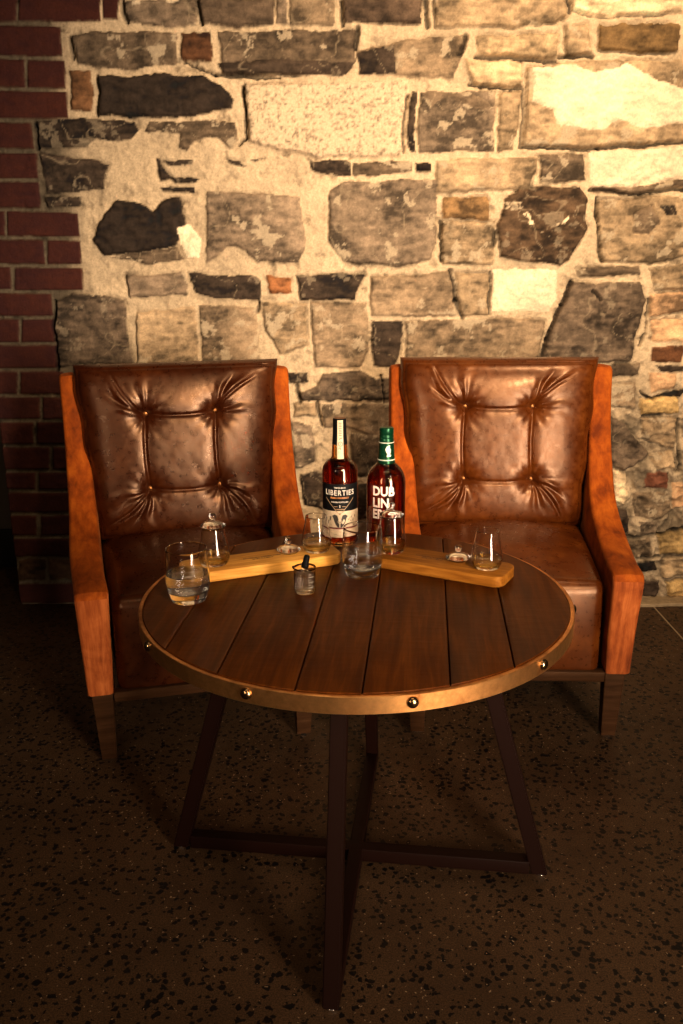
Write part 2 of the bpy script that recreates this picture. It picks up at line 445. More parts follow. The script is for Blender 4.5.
    ('BR', [(-1334,1732),(-1027,1727),(-1028,1646),(-1345,1652)]),
    ('BR', [(-1346,1639),(-1020,1631),(-1021,1552),(-1357,1557)]),
    ('BR', [(-1359,1544),(-1022,1542),(-1024,1458),(-1371,1461)]),
    ('BR', [(-1372,1451),(-1149,1449),(-1155,1368),(-1382,1372)]),
    ('BR', [(-1142,1449),(-899,1441),(-899,1363),(-1148,1368)]),
    ('BR', [(-1384,1359),(-1025,1354),(-1026,1274),(-1395,1279)]),
    ('BR', [(-1011,1353),(-897,1349),(-900,1273),(-1019,1274)]),
    ('BR', [(-1397,1266),(-1149,1264),(-1154,1190),(-1407,1192)]),
    ('BR', [(-1135,1264),(-898,1259),(-901,1185),(-1144,1186)]),
    ('BR', [(-1409,1178),(-1018,1175),(-1019,1096),(-1420,1099)]),
    ('BR', [(-1421,1088),(-1141,1087),(-1146,1006),(-1432,1008)]),
    ('BR', [(-1130,1087),(-1016,1086),(-1021,1005),(-1139,1006)]),
    ('BR', [(-1433,998),(-1018,995),(-1023,913),(-1444,916)]),
    ('BR', [(-1446,905),(-1164,903),(-1174,820),(-1457,822)]),
    ('BR', [(-1154,903),(-998,902),(-1006,819),(-1163,820)]),
    ('BR', [(-1459,811),(-1095,809),(-1103,728),(-1469,730)]),
    ('BR', [(-1084,808),(-913,807),(-920,726),(-1092,728)]),
    ('BR', [(-1471,719),(-1126,717),(-1135,635),(-1482,637)]),
    ('BR', [(-1115,717),(-980,716),(-987,634),(-1124,635)]),
    ('BR', [(-1484,626),(-1077,623),(-1085,539),(-1495,542)]),
    ('BR', [(-1066,623),(-929,622),(-936,538),(-1074,539)]),
    ('BR', [(-1254,529),(-1139,528),(-1146,463),(-1262,464)]),
    ('BR', [(-1127,528),(-990,527),(-996,462),(-1134,463)]),
    ('BR', [(-1252,452),(-944,450),(-951,372),(-1261,374)]),
    ('BR', [(-1254,362),(-1152,361),(-1161,282),(-1263,283)]),
    ('BR', [(-1137,361),(-967,360),(-974,281),(-1145,282)]),
    ('BR', [(-1257,271),(-1036,269),(-1043,196),(-1265,198)]),
    ('br4', [(-1244,186),(-1136,185),(-1145,99),(-1253,100)]),
    ('br4', [(-1125,185),(-1006,184),(-1013,98),(-1133,99)]),
    ('BR', [(-1254,88),(-976,86),(-983,2),(-1264,4)]),
]
CRACKS = [  # open joints between stones, millimetres
    [(-320,1836),(-312,1763),(-313,1670),(-340,1651)],
    [(61,2005),(61,1947)],
    [(224,1805),(213,1629)],
    [(414,1983),(399,1924)],
    [(612,1818),(614,1639)],
    [(879,1478),(895,1367),(916,1267)],
    [(350,1404),(354,1271)],
    [(538,1370),(536,1327)],
    [(819,1204),(779,1122),(733,1000),(719,929)],
    [(526,1236),(528,1093)],
    [(386,1237),(410,1142),(433,1079)],
    [(-1010,1151),(-1016,1012),(-1020,906)],
    [(-794,1866),(-804,1747)],
    [(-872,1988),(-871,1923)],
    [(-694,2091),(-686,2027)],
    [(-286,1140),(-288,1105)],
    [(854,1504),(1029,1490),(1198,1508)],
    [(-1013,1730),(-1015,1646)],
    [(10,2087),(16,2017)],
    [(281,2085),(293,2010)],
    [(1089,1137),(1091,1033),(1074,980)],
    [(888,1173),(919,1138)],
    [(143,880),(158,781)],
    [(-162,846),(-149,784)],
    [(-83,783),(-69,698)],
    [(1086,812),(1135,789),(1221,811)],
    [(1242,708),(1257,519)],
    [(1105,723),(1178,723)],
    [(744,2082),(753,2042)],
    [(-456,2084),(-443,2017)],
    [(435,1837),(608,1824)],
    [(728,1916),(833,1915)],
    [(449,1918),(716,1907)],
    [(1063,254),(1214,269),(1326,292)],
    [(1146,172),(1223,180)],
    [(-508,1909),(-407,1872),(-193,1859)],
    [(624,1639),(881,1634),(1183,1654)],
]
# ------------------------------------------------------------------ the stone wall
def vnoise(x, z, freq, seed, octaves=4, gain=0.5):
    rs = np.random.RandomState(seed); out = np.zeros_like(x); amp = 1.0; tot = 0
    for o_ in range(octaves):
        G = rs.rand(256, 256).astype(np.float32)
        fx = x * freq + 37.3 * o_; fz = z * freq + 11.7 * o_
        ix = np.floor(fx).astype(int); iz = np.floor(fz).astype(int)
        tx = fx - ix; tz = fz - iz; tx = tx * tx * (3 - 2 * tx); tz = tz * tz * (3 - 2 * tz)
        a = G[ix % 256, iz % 256]; b = G[(ix + 1) % 256, iz % 256]; c = G[ix % 256, (iz + 1) % 256]; d = G[(ix + 1) % 256, (iz + 1) % 256]
        out += amp * ((a * (1 - tx) + b * tx) * (1 - tz) + (c * (1 - tx) + d * tx) * tz - 0.5)
        tot += amp; amp *= gain; freq *= 2
    return out / tot * 2
def sdist(X, Z, P):
    """signed distance to a polygon, positive inside"""
    d2 = np.full(X.shape, 1e9); inside = np.zeros(X.shape, bool)
    for (ax_, az), (bx_, bz) in zip(P, P[1:] + P[:1]):
        ex, ez = bx_ - ax_, bz - az; wx = X - ax_; wz = Z - az
        t = np.clip((wx * ex + wz * ez) / (ex * ex + ez * ez + 1e-12), 0, 1)
        d2 = np.minimum(d2, (wx - ex * t) ** 2 + (wz - ez * t) ** 2)
        if az != bz:
            cr = ((az > Z) != (bz > Z)) & (X < (bx_ - ax_) * (Z - az) / (bz - az) + ax_)
            inside ^= cr
    d = np.sqrt(d2)
    return np.where(inside, d, -d)

PAL = {  # albedo, protrusion, surface roughness of each kind of stone
    'mg': ((.19, .155, .12), .012, .005), 'wh': ((.80, .72, .58), .002, .004), 'sp': ((.70, .62, .48), .002, .004), 'dm': ((.085, .066, .050), .015, .006),
    'mt': ((.22, .175, .125), .010, .006), 'dk2': ((.075, .055, .042), .014, .006), 'dk': ((.036, .027, .021), .010, .006),
    'tn': ((.30, .24, .165), .011, .005), 'lt': ((.58, .49, .35), .012, .006), 'lt2': ((.42, .34, .23), .011, .006),
    'md': ((.12, .095, .070), .010, .006), 'ru': ((.085, .040, .020), .012, .010), 'ru2': ((.15, .080, .040), .012, .010),
    'ob': ((.14, .095, .045), .013, .007), 'bk': ((.017, .0125, .010), .018, .010), 'gr': ((.62, .53, .41), .014, .003),
    'or': ((.26, .17, .085), .010, .004), 'db': ((.070, .047, .030), .016, .008), 'ro': ((.26, .115, .05), .010, .010),
    'dg': ((.088, .070, .054), .014, .008), 'pk': ((.52, .36, .23), .010, .008), 'br2': ((.11, .050, .024), .012, .010),
    'yl': ((.44, .33, .16), .012, .005), 'br3': ((.17, .070, .045), .010, .007), 'br4': ((.060, .035, .020), .006, .009),
    'BR': ((.046, .0120, .0058), .009, .0015)}
WY = 3.15
X0, X1, Z1, ST = -1.25, 1.80, 2.62, 0.0046
nx = int((X1 - X0) / ST) + 1; nz = int(Z1 / ST) + 1
gx, gz = np.meshgrid(np.linspace(X0, X1, nx), np.linspace(0, Z1, nz), indexing='ij')
wx = gx + 0.011 * vnoise(gx, gz, 16, 1, 5, 0.6) + 0.0035 * vnoise(gx, gz, 70, 2)
wz = gz + 0.011 * vnoise(gx, gz, 16, 3, 5, 0.6) + 0.0035 * vnoise(gx, gz, 70, 4)
fine = vnoise(gx, gz, 60, 5, 3); mid = vnoise(gx, gz, 12, 6, 4); big = vnoise(gx, gz, 2.5, 7, 3); grit = vnoise(gx, gz, 190, 8, 1)
pit = np.clip(vnoise(gx, gz, 34, 31, 4, 0.6) - 0.18, 0, 1) * np.clip(big + 0.7, 0, 1)
H_ = 0.008 * mid + 0.0030 * fine + 0.0012 * grit - 0.022 * pit
gap_zone = np.clip(vnoise(gx, gz, 7, 33, 3) * 3.0 + 0.15 + 0.8 * np.clip(gx, -0.5, 1), 0, 1)
mort = np.array([0.54, 0.42, 0.275])
COL = mort[None, None, :] * (1 + 0.22 * mid + 0.20 * fine + 0.10 * grit + 0.20 * big - 1.2 * pit)[..., None]
# mortar stays thin and brownish round the bricks
brickzone = np.clip((-0.86 - gx + 0.04 * mid) / 0.10, 0, 1)
lowright = np.clip((gx - 0.95) / 0.1, 0, 1) * np.clip((0.9 - gz) / 0.2, 0, 1)
H_ += lowright * (0.036 * vnoise(gx, gz, 15, 21, 4) + 0.012 * fine)
COL *= (1 - lowright * 0.6 * np.clip(vnoise(gx, gz, 16, 22, 3) * 2 + .4, 0, 1))[..., None]
COL *= (1 - 0.8 * brickzone)[..., None]
cover = np.zeros(gx.shape, bool)
rng = random.Random(5)
def lay(kind, P, seed):
    global cover
    col, pro, rg = PAL[kind]
    xs = [a for a, _ in P]; zs = [b for _, b in P]
    i0 = max(0, int((min(xs) - 0.03 - X0) / ST)); i1 = min(nx, int((max(xs) + 0.03 - X0) / ST) + 1)
    j0 = max(0, int((min(zs) - 0.03) / ST)); j1 = min(nz, int((max(zs) + 0.03) / ST) + 1)
    if i1 <= i0 or j1 <= j0: return
    sl = (slice(i0, i1), slice(j0, j1))
    brick = kind == 'BR'
    X = gx[sl] * 0.7 + wx[sl] * 0.3 if brick else wx[sl]; Z = gz[sl] * 0.7 + wz[sl] * 0.3 if brick else wz[sl]
    d = sdist(X, Z, P)
    s_ = np.random.RandomState(seed)
    n1 = vnoise(gx[sl], gz[sl], 9, seed + 100, 4); n2 = vnoise(gx[sl], gz[sl] * 3, 25, seed + 200, 3); n3 = vnoise(gx[sl], gz[sl], 60, seed + 300, 3, 0.7)
    mask = np.clip((d + 0.001) / 0.003, 0, 1)
    if kind == 'sp': mask = mask * np.clip((vnoise(gx[sl], gz[sl], 38, seed + 900, 3) + 0.12) * 9, 0, 1); mask *= np.clip((vnoise(gx[sl], gz[sl], 90, seed + 950, 2) + 0.35) * 6, 0, 1)
    prof = np.clip(d / (0.006 if brick else 0.012), 0, 1); prof = 1 - (1 - prof) ** 2
    cx_ = (min(xs) + max(xs)) / 2; cz_ = (min(zs) + max(zs)) / 2
    tilt = (s_.rand() - 0.5) * 0.05 * (gx[sl] - cx_) + (s_.rand() - 0.5) * 0.06 * (gz[sl] - cz_)
    if kind in ('wh', 'sp'): h = H_[sl] + 0.003 * prof + rg * n3
    else:
        h = H_[sl] * (0.25 + 0.5 * lowright[sl]) + pro * (0.3 + 0.7 * prof) + tilt * (0.2 if brick else 1) + rg * n1 * prof + rg * 0.5 * n2 + rg * 0.25 * n3
    H_[sl] = H_[sl] * (1 - mask) + h * mask
    c = np.array(col) * np.array([1.06, 0.95, 0.82]) * (1 + 0.16 * (s_.rand() - 0.5))
    spread = 0.25 if brick else (0.20 if kind in ('wh', 'gr') else (1.15 if kind in ('bk', 'dk', 'db', 'dg') else 0.8))
    tone = np.clip(vnoise(gx[sl], gz[sl], 11, seed + 600, 4) * 5, -1, 1) * (0.05 if brick or kind in ('wh', 'gr') else 0.22)
    k = 1 + spread * n1 + spread * 0.8 * n2 + spread * 0.7 * n3 + tone
    if kind == 'gr': k = 1 + 0.9 * np.minimum(0, vnoise(gx[sl], gz[sl], 130, seed, 2)) + 0.12 * n1
    cc = c[None, None, :] * np.clip(k, 0.3, 2)[..., None]
    if kind in ('mg', 'md', 'tn', 'mt', 'dg', 'db', 'dk'):   # pale veins and lime smears across the grey limestone
        ve = np.abs(vnoise(gx[sl] + 0.5 * gz[sl], gz[sl] - 0.3 * gx[sl], 7, seed + 400, 3))
        vm = np.clip(1 - ve / 0.022, 0, 1)[..., None] * 0.45
        sm = np.clip((vnoise(gx[sl], gz[sl], 17, seed + 500, 5, 0.65) - 0.26) * 14, 0, 1)[..., None] * (0.3 if kind in ('dk', 'db', 'dg') else (1.15 if kind in ('bk', 'dk', 'db', 'dg') else 0.8))
        cc = cc * (1 - vm) + np.array([.40, .31, .20]) * vm
        cc = cc * (1 - sm) + np.array([.46, .37, .25]) * sm
    if kind not in ('wh', 'sp') and not brick:      # joints standing open here and there along a stone
        gp = np.exp(-((d + 0.001) / 0.0028) ** 2) * gap_zone[sl]
        H_[sl] -= 0.011 * gp
        COL[sl] *= (1 - 0.45 * gp)[..., None]
    COL[sl] = COL[sl] * (1 - mask[..., None]) + cc * mask[..., None]
    cover[sl] |= d > -0.012
for i, (k, P) in enumerate(STONES):
    lay(k, [(a / 1000, b / 1000) for a, b in P], i)
# courses hidden behind the chairs and those just outside the photograph
z = 0.03; i = 400
while z < Z1 + 0.1:
    hgt = rng.uniform(0.075, 0.15); x = X0 - 0.02 + rng.uniform(-.05, 0)
    brick = False
    while x < X1:
        w_ = rng.uniform(0.12, 0.34)
        a0, a1, b0, b1 = x + 0.008, x + w_ - 0.008, z + 0.006, z + hgt - 0.006
        if a0 < X0 + 0.25 and z > 1.9: kinds = ['BR']
        elif a1 > -0.98: kinds = ['mg', 'mt', 'md', 'tn', 'dg', 'dk', 'lt2', 'mt']
        else: kinds = ['BR']
        ii0, ii1 = int((max(a0, X0) - X0) / ST), int((min(a1, X1) - X0) / ST); jj0, jj1 = int(b0 / ST), min(nz, int(b1 / ST))
        if ii1 > ii0 and jj1 > jj0 and cover[ii0:ii1, jj0:jj1].mean() < 0.04:
            q = lambda: rng.uniform(-0.012, 0.012)
            lay(rng.choice(kinds), [(a0 + q(), b0 + q()), ((a0 + a1) / 2, b0 + q() * .5), (a1 + q(), b0 + q()), (a1 + q(), b1 + q()), ((a0 + a1) / 2, b1 + q() * .5), (a0 + q(), b1 + q())], i)
        i += 1; x += w_
    z += hgt
for P in CRACKS:
    P = [(a / 1000, b / 1000) for a, b in P]
    for (ax_, az), (bx_, bz) in zip(P, P[1:]):
        i0 = max(0, int((min(ax_, bx_) - 0.02 - X0) / ST)); i1 = min(nx, int((max(ax_, bx_) + 0.02 - X0) / ST) + 1)
        j0 = max(0, int((min(az, bz) - 0.02) / ST)); j1 = min(nz, int((max(az, bz) + 0.02) / ST) + 1)
        sl = (slice(i0, i1), slice(j0, j1))
        if i1 <= i0 or j1 <= j0: continue
        ex, ez = bx_ - ax_, bz - az; ux_ = wx[sl] - ax_; uz_ = wz[sl] - az
        t = np.clip((ux_ * ex + uz_ * ez) / (ex * ex + ez * ez + 1e-12), 0, 1)
        d = np.sqrt((ux_ - ex * t) ** 2 + (uz_ - ez * t) ** 2)
        wdt = 0.0035 * (1 + 0.8 * mid[sl]) + 0.001
        g = np.clip(1.6 - d / wdt, 0, 1)
        H_[sl] -= 0.022 * g
        COL[sl] *= (1 - 0.8 * g)[..., None]
H_ *= np.clip((gz + 0.0) / 0.02, 0.3, 1)
COL = np.clip(COL, 0.008, 0.9)

wall_m = Mat('stone_and_lime_mortar')
at = wall_m.node('ShaderNodeAttribute', attribute_name='Col')
v = wall_m.coords()
n1 = wall_m.noise(v, 140, 6, 0.7); n2 = wall_m.noise(v, 420, 3, 0.6)
k1 = wall_m.ramp(n1, [(0.3, 0.78), (0.7, 1.2)])
wall_m.to(wall_m.mix(1.0, at.outputs['Color'], k1, 'MULTIPLY'), 'Base Color')
wall_m.set(Roughness=0.85, Specular_IOR_Level=0.25)
bp = wall_m.bump(n2, 0.35, 0.0015); bp = wall_m.bump(n1, 0.6, 0.004, bp)
wall_m.l.new(bp, wall_m.b.inputs['Normal'])

Vn = np.stack([gx, WY - H_, gz], -1).reshape(-1, 3)
ii, jj = np.meshgrid(np.arange(nx - 1), np.arange(nz - 1), indexing='ij')
a = (ii * nz + jj).ravel(); Fq = np.stack([a, a + nz, a + nz + 1, a + 1], -1)
# return faces: the wall is half a metre thick at its left end
nb = len(Vn)
side = Vn[:nz].copy(); side[:, 1] = WY + 0.45
Vn = np.vstack([Vn, side]); s0 = np.arange(nz - 1)
Fq = np.vstack([Fq, np.stack([nb + s0, s0, s0 + 1, nb + s0 + 1], -1)])
CC = np.ones((len(Vn), 4), np.float32); CC[:nb, :3] = COL.reshape(-1, 3); CC[nb:, :3] = COL.reshape(-1, 3)[:nz]
me = bpy.data.meshes.new('wall_back')
me.vertices.add(len(Vn)); me.vertices.foreach_set('co', Vn.astype(np.float32).ravel())
me.loops.add(len(Fq) * 4); me.loops.foreach_set('vertex_index', Fq.astype(np.int32).ravel())
me.polygons.add(len(Fq)); me.polygons.foreach_set('loop_start', np.arange(0, len(Fq) * 4, 4, dtype=np.int32))
me.update(calc_edges=True)
ca = me.color_attributes.new('Col', 'FLOAT_COLOR', 'POINT'); ca.data.foreach_set('color', CC.ravel())
me.polygons.foreach_set('use_smooth', np.ones(len(Fq), bool))
me.materials.append(wall_m.m); me.update()
o = bpy.data.objects.new('wall_back', me); C.objects.link(o)
tag(o, 'old rubble stone wall with lime mortar and a strip of red brick', None, kind='structure')

# recess beyond the brick pier
PLASTER = plain('grey_plaster', (0.16, 0.13, 0.10), 0.8)
V, F = rbox((0.65, 0.05, 1.31), 0.002, 1, 1, None, (-1.75, 3.65, 1.31))
tag(mesh_obj('wall_left', V, F, PLASTER, smooth=30), 'dim grey plaster wall in the recess beyond the brick pier', None, kind='structure')
SKIRT = plain('black_skirting', (0.008, 0.007, 0.006), 0.6)
V, F = rbox((0.55, 0.012, 0.085), 0.003, 2, 1, None, (-1.81, 3.588, 0.085))
tag(mesh_obj('baseboard_left', V, F, SKIRT, smooth=30), 'black skirting at the foot of the recessed wall', None, kind='structure')

# ------------------------------------------------------------------ floor
FL = Mat('polished_aggregate_concrete')
v = FL.coords()
vw = FL.node('ShaderNodeVectorMath', operation='ADD'); 
nn = FL.node('ShaderNodeTexNoise'); nn.inputs['Scale'].default_value = 75; FL.l.new(v, nn.inputs['Vector'])
sc = FL.node('ShaderNodeVectorMath', operation='SCALE'); sc.inputs['Scale'].default_value = 0.018; FL.l.new(nn.outputs['Color'], sc.inputs[0])
FL.l.new(v, vw.inputs[0]); FL.l.new(sc.outputs[0], vw.inputs[1]); v2 = vw.outputs[0]
base = FL.ramp(FL.noise(v, 3, 6, 0.65), [(0.3, (0.060, 0.029, 0.012)), (0.7, (0.125, 0.064, 0.028))])
base = FL.mix(FL.ramp(FL.noise(v, 320, 3, 0.7), [(0.38, 0.0), (0.62, 0.8)]), base, (0.016, 0.010, 0.006))
vo = FL.voronoi(v2, 68)
size = FL.math('MULTIPLY', FL.ramp(vo.outputs['Color'], [(0.12, 0.0), (0.7, 1.0)]), 0.46)
peb = FL.math('LESS_THAN', vo.outputs['Distance'], size)
base = FL.mix(peb, base, (0.003, 0.0022, 0.002))
vo2 = FL.voronoi(v2, 210)
sp = FL.math('MULTIPLY', FL.math('LESS_THAN', vo2.outputs['Distance'], 0.33), FL.math('GREATER_THAN', FL.ramp(vo2.outputs['Color'], [(0.0, 0.0), (1.0, 1.0)]), 0.86))
base = FL.mix(FL.math('MULTIPLY', sp, 0.75), base, (0.42, 0.28, 0.16))
FL.to(base, 'Base Color')
FL.to(FL.ramp(FL.noise(v, 30, 4), [(0.3, 0.42), (0.7, 0.62)]), 'Roughness')
FL.l.new(FL.bump(FL.noise(v, 220, 3, 0.6), 0.25, 0.0015), FL.b.inputs['Normal'])
FL.set(Specular_IOR_Level=0.25)
mb = MB()
mb.add([(-2.4, -0.6, 0), (1.187, -0.6, 0), (1.187, 3.7, 0), (-2.4, 3.7, 0), (-2.4, -0.6, -0.1), (1.187, -0.6, -0.1), (1.187, 3.7, -0.1), (-2.4, 3.7, -0.1)], [(0, 1, 2, 3), (4, 7, 6, 5), (0, 4, 5, 1), (1, 5, 6, 2), (2, 6, 7, 3), (3, 7, 4, 0)])
mb.add([(1.193, -0.6, 0), (2.4, -0.6, 0), (2.4, 3.7, 0), (1.193, 3.7, 0), (1.193, -0.6, -0.1), (2.4, -0.6, -0.1), (2.4, 3.7, -0.1), (1.193, 3.7, -0.1)], [(0, 1, 2, 3), (4, 7, 6, 5), (0, 4, 5, 1), (1, 5, 6, 2), (2, 6, 7, 3), (3, 7, 4, 0)])
tag(mb.build('floor', FL.m, smooth=False), 'dark polished concrete floor flecked with black and pale aggregate', None, kind='structure')
JOINT = plain('pale_joint_filler', (0.30, 0.22, 0.13), 0.7)
V, F = rbox((0.003, 2.15, 0.05), 0.0005, 1, 1, None, (1.19, 1.55, -0.0495))
tag(mesh_obj('trim_1', V, F, JOINT), 'pale filled joint line running across the floor to the wall', None, kind='structure')
KERB = Mat('mortar_fillet')
kv = KERB.coords(); kn = KERB.noise(kv, 50, 5, 0.6)
KERB.to(KERB.ramp(kn, [(0.3, (0.25, 0.18, 0.10)), (0.7, (0.42, 0.31, 0.18))]), 'Base Color'); KERB.set(Roughness=0.85)
KERB.l.new(KERB.bump(kn, 0.5, 0.004), KERB.b.inputs['Normal'])
V, F = rbox((0.78, 0.045, 0.007), 0.004, 2, 60, lambda w: Vector((w.x, w.y + 0.003 * math.sin(w.x * 31) * (w.y < 3.12), w.z)), (1.02, 3.12, 0.006))
tag(mesh_obj('trim_2', V, F, KERB.m, smooth=30), 'low pale mortar fillet where the stone wall meets the floor', None, kind='structure')
# ------------------------------------------------------------------ armchairs
ARM_FRONT = [(-0.008, 0.200), (-0.020, 0.290), (-0.028, 0.376), (-0.040, 0.455), (-0.042, 0.478), (-0.034, 0.494), (-0.012, 0.500), (0.06, 0.496),
             (0.18, 0.505), (0.25, 0.517), (0.302, 0.531), (0.348, 0.548), (0.387, 0.568), (0.425, 0.598), (0.451, 0.630), (0.478, 0.668), (0.503, 0.705),
             (0.526, 0.745), (0.543, 0.785), (0.556, 0.825), (0.567, 0.865), (0.575, 0.905), (0.580, 0.935), (0.590, 0.952)]
ARM_BACK = [(0.610, 0.957), (0.645, 0.955), (0.655, 0.93), (0.648, 0.80), (0.635, 0.60), (0.622, 0.40), (0.610, 0.200)]
def arm_mesh(sg):
    prof = ARM_FRONT + ARM_BACK
    N = len(prof)
    cen = Vector((0.35, 0.45))
    V = []; rows = []
    # cross-section across the arm: outer edge rounded, inner edge rounded
    def x_out(y, z):
        s_ = min(1, max(0, (z - 0.22) / 0.22)); b_ = max(0, 1 - abs(y - 0.25) / 0.33)
        return 0.3036 + 0.0731 * max(y, 0) + 0.008 * s_ * (1 - max(0, y) / 0.6) + 0.010 * b_ * b_ * (3 - 2 * b_) * s_
    def width(y, z): return 0.083 - 0.016 * min(1, max(0, (z - 0.52) / 0.25)) - (0.017 * (0.47 - z) / 0.27 if z < 0.47 else 0)
    # outward 2-D normals
    nrm = []
    for i in range(N):
        a = Vector(prof[i - 1]); b = Vector(prof[(i + 1) % N]); t = (b - a).normalized()
        nrm.append(Vector((-t.y, t.x)))
    r = 0.013
    steps = [(0.0, 1.0), (0.08, 0.60), (0.30, 0.25), (0.65, 0.05), (1.0, 0.0)]   # (inset across, sink of the profile) in units of r
    sect = [(r * s_, r * d_) for s_, d_ in steps]
    W = 8
    for k in range(len(sect)):
        rows.append((lambda w, s_=sect[k][0]: s_, sect[k][1]))
    for k in range(1, W):
        rows.append((lambda w, f=k / W: r + (w - 2 * r) * f, -0.003 * math.sin(PI * k / W)))
    for k in reversed(range(len(sect))):
        rows.append((lambda w, s_=sect[k][0]: w - s_, sect[k][1]))
    for fx, sink in rows:
        for i in range(N):
            y, z = prof[i]; w = width(y, z)
            s2 = sink if z > 0.21 or i in (0,) else min(sink, 0.0) 
            p = Vector((y, z)) - nrm[i] * sink * (1 if i not in (0, N - 1) else 0.5)
            V.append((sg * (x_out(y, z) - fx(w)), p.x, max(p.y, 0.2)))
    F = []
    for k in range(len(rows) - 1):
        for i in range(N):
            j = (i + 1) % N
            F.append((k * N + i, k * N + j, (k + 1) * N + j, (k + 1) * N + i))
    # sides: strips between the front line and the back line
    nf = len(ARM_FRONT)
    for base in (0, (len(rows) - 1) * N):
        F.append(tuple(base + i for i in range(N)))
    return V, F

# orientation check for the arm outline: normals must point away from the panel
def cushion(shift):
    """tufted leather back cushion"""
    NU, NV = 170, 150
    T = 0.11
    B = [(-0.104, 0.836), (0.104, 0.836), (-0.104, 0.615), (0.104, 0.615)]
    u = np.linspace(-1, 1, NU); w = np.linspace(-1, 1, NV)
    u = np.sign(u) * (1 - (1 - np.abs(u)) ** 1.25); w = np.sign(w) * (1 - (1 - np.abs(w)) ** 1.25)
    U, Wg = np.meshgrid(u, w, indexing='ij')
    vv = (Wg + 1) / 2
    hw = 0.266 + (0.308 - 0.266) * vv
    zz = 0.462 + (0.985 - 0.462) * vv
    xx = U * hw
    xx = xx + 0.004 * np.sin(zz * 40) * np.abs(U) ** 6
    yc = 0.500 + (0.590 - 0.500) * vv
    rim = np.sqrt(np.clip((1 - np.abs(U) ** 14) * (1 - np.abs(Wg) ** 14), 0, 1))
    puff = 0.026 * (1 - U ** 4) * (1 - Wg ** 4)
    dep = T / 2 * rim + puff
    for (bx_, bz) in B:
        dx = xx - bx_; dz = zz - bz; r = np.sqrt(dx ** 2 + dz ** 2)
        dep -= 0.017 * np.exp(-(r / 0.036) ** 2) + 0.011 * np.exp(-(r / 0.014) ** 2)
        ang = np.arctan2(dz, dx)
        oa = math.atan2(bz - 0.725, bx_ * 1.05)
        da = (ang - oa + PI) % (2 * PI) - PI
        fan = np.exp(-(da / 0.95) ** 4)
        ph = bx_ * 90 + bz * 40
        wob = 0.35 * np.sin(r * 70 + ph) + 0.25 * np.sin(r * 33 + ph * 2)
        ridg = 0.6 * np.cos(9 * da + wob + 0.3) + 0.4 * np.cos(15 * da + 2 * wob + ph)
        env = np.clip(r / 0.028, 0, 1) * np.exp(-(r / 0.095) ** 2)
        dep += 0.0060 * ridg * env * fan
        inner = np.clip(1 - fan, 0, 1)
        dep += 0.0012 * np.cos(12 * da + wob) * np.clip(r / 0.03, 0, 1) * np.exp(-(r / 0.055) ** 2) * inner
        # the two long folds running to the corner
        for off, ln, dp in ((-0.10, 0.17, 0.0075), (0.22, 0.13, 0.005)):
            aa = oa + off; t = dx * math.cos(aa) + dz * math.sin(aa); q = -dx * math.sin(aa) + dz * math.cos(aa)
            q = q - 0.010 * np.sin(t * 22)
            m_ = np.clip(t / 0.015, 0, 1) * np.clip((ln - t) / 0.07, 0, 1)
            dep -= dp * m_ * np.exp(-(q / 0.0045) ** 2) - dp * 0.55 * m_ * np.exp(-((q - 0.012) / 0.008) ** 2)
    def seam(p, q):
        ex, ez = q[0] - p[0], q[1] - p[1]; L2 = ex * ex + ez * ez
        t = np.clip(((xx - p[0]) * ex + (zz - p[1]) * ez) / L2, 0, 1)
        sag = 0.006 * np.sin(PI * t)
        d = np.sqrt((xx - p[0] - ex * t + (sag if ex == 0 else 0)) ** 2 + (zz - p[1] - ez * t + (sag if ez == 0 else 0)) ** 2)
        return 0.0065 * np.exp(-(d / 0.0038) ** 2) + 0.0025 * np.exp(-(d / 0.018) ** 2)
    dep -= np.maximum.reduce([seam(B[0], B[1]), seam(B[2], B[3]), seam(B[0], B[2]), seam(B[1], B[3])])
    edge = (1 - np.abs(U) ** 6) * (1 - np.abs(Wg) ** 6)
    dep += (0.0013 * vnoise(xx + 1, zz, 10, 91, 2) + 0.0003 * vnoise(xx + 1, zz * 1.0, 50, 92, 2)) * edge
    ed_ = np.minimum((1 - np.abs(U)) * hw, (1 - np.abs(Wg)) * 0.26)
    dep -= 0.0035 * np.exp(-((ed_ - 0.016) / 0.0032) ** 2)
    lean = math.atan2(0.09, 0.523)
    yf = yc - dep * math.cos(lean); zf = zz + dep * math.sin(lean) * 0.6
    yb = yc + T / 2 * rim * 0.9; zb = zz
    xx = xx + shift
    V = np.concatenate([np.stack([xx, yf, zf], -1).reshape(-1, 3), np.stack([xx, yb, zb], -1).reshape(-1, 3)])
    F = []; n_ = NU * NV
    for i in range(NU - 1):
        for j in range(NV - 1):
            a = i * NV + j
            F.append((a, a + NV, a + NV + 1, a + 1)); F.append((n_ + a, n_ + a + 1, n_ + a + NV + 1, n_ + a + NV))
    per = [i * NV for i in range(NU)] + [(NU - 1) * NV + j for j in range(1, NV)] + [i * NV + NV - 1 for i in range(NU - 2, -1, -1)] + [j for j in range(NV - 2, 0, -1)]
    for a, b in zip(per, per[1:] + per[:1]): F.append((a, b, n_ + b, n_ + a))
    # where the four buttons sit
    pts = []
    for bx_, bz in B:
        k = np.argmin((xx - shift - bx_) ** 2 + (zz - bz) ** 2)
        pts.append((xx.ravel()[k], yf.ravel()[k], zf.ravel()[k]))
    return V.tolist(), F, pts

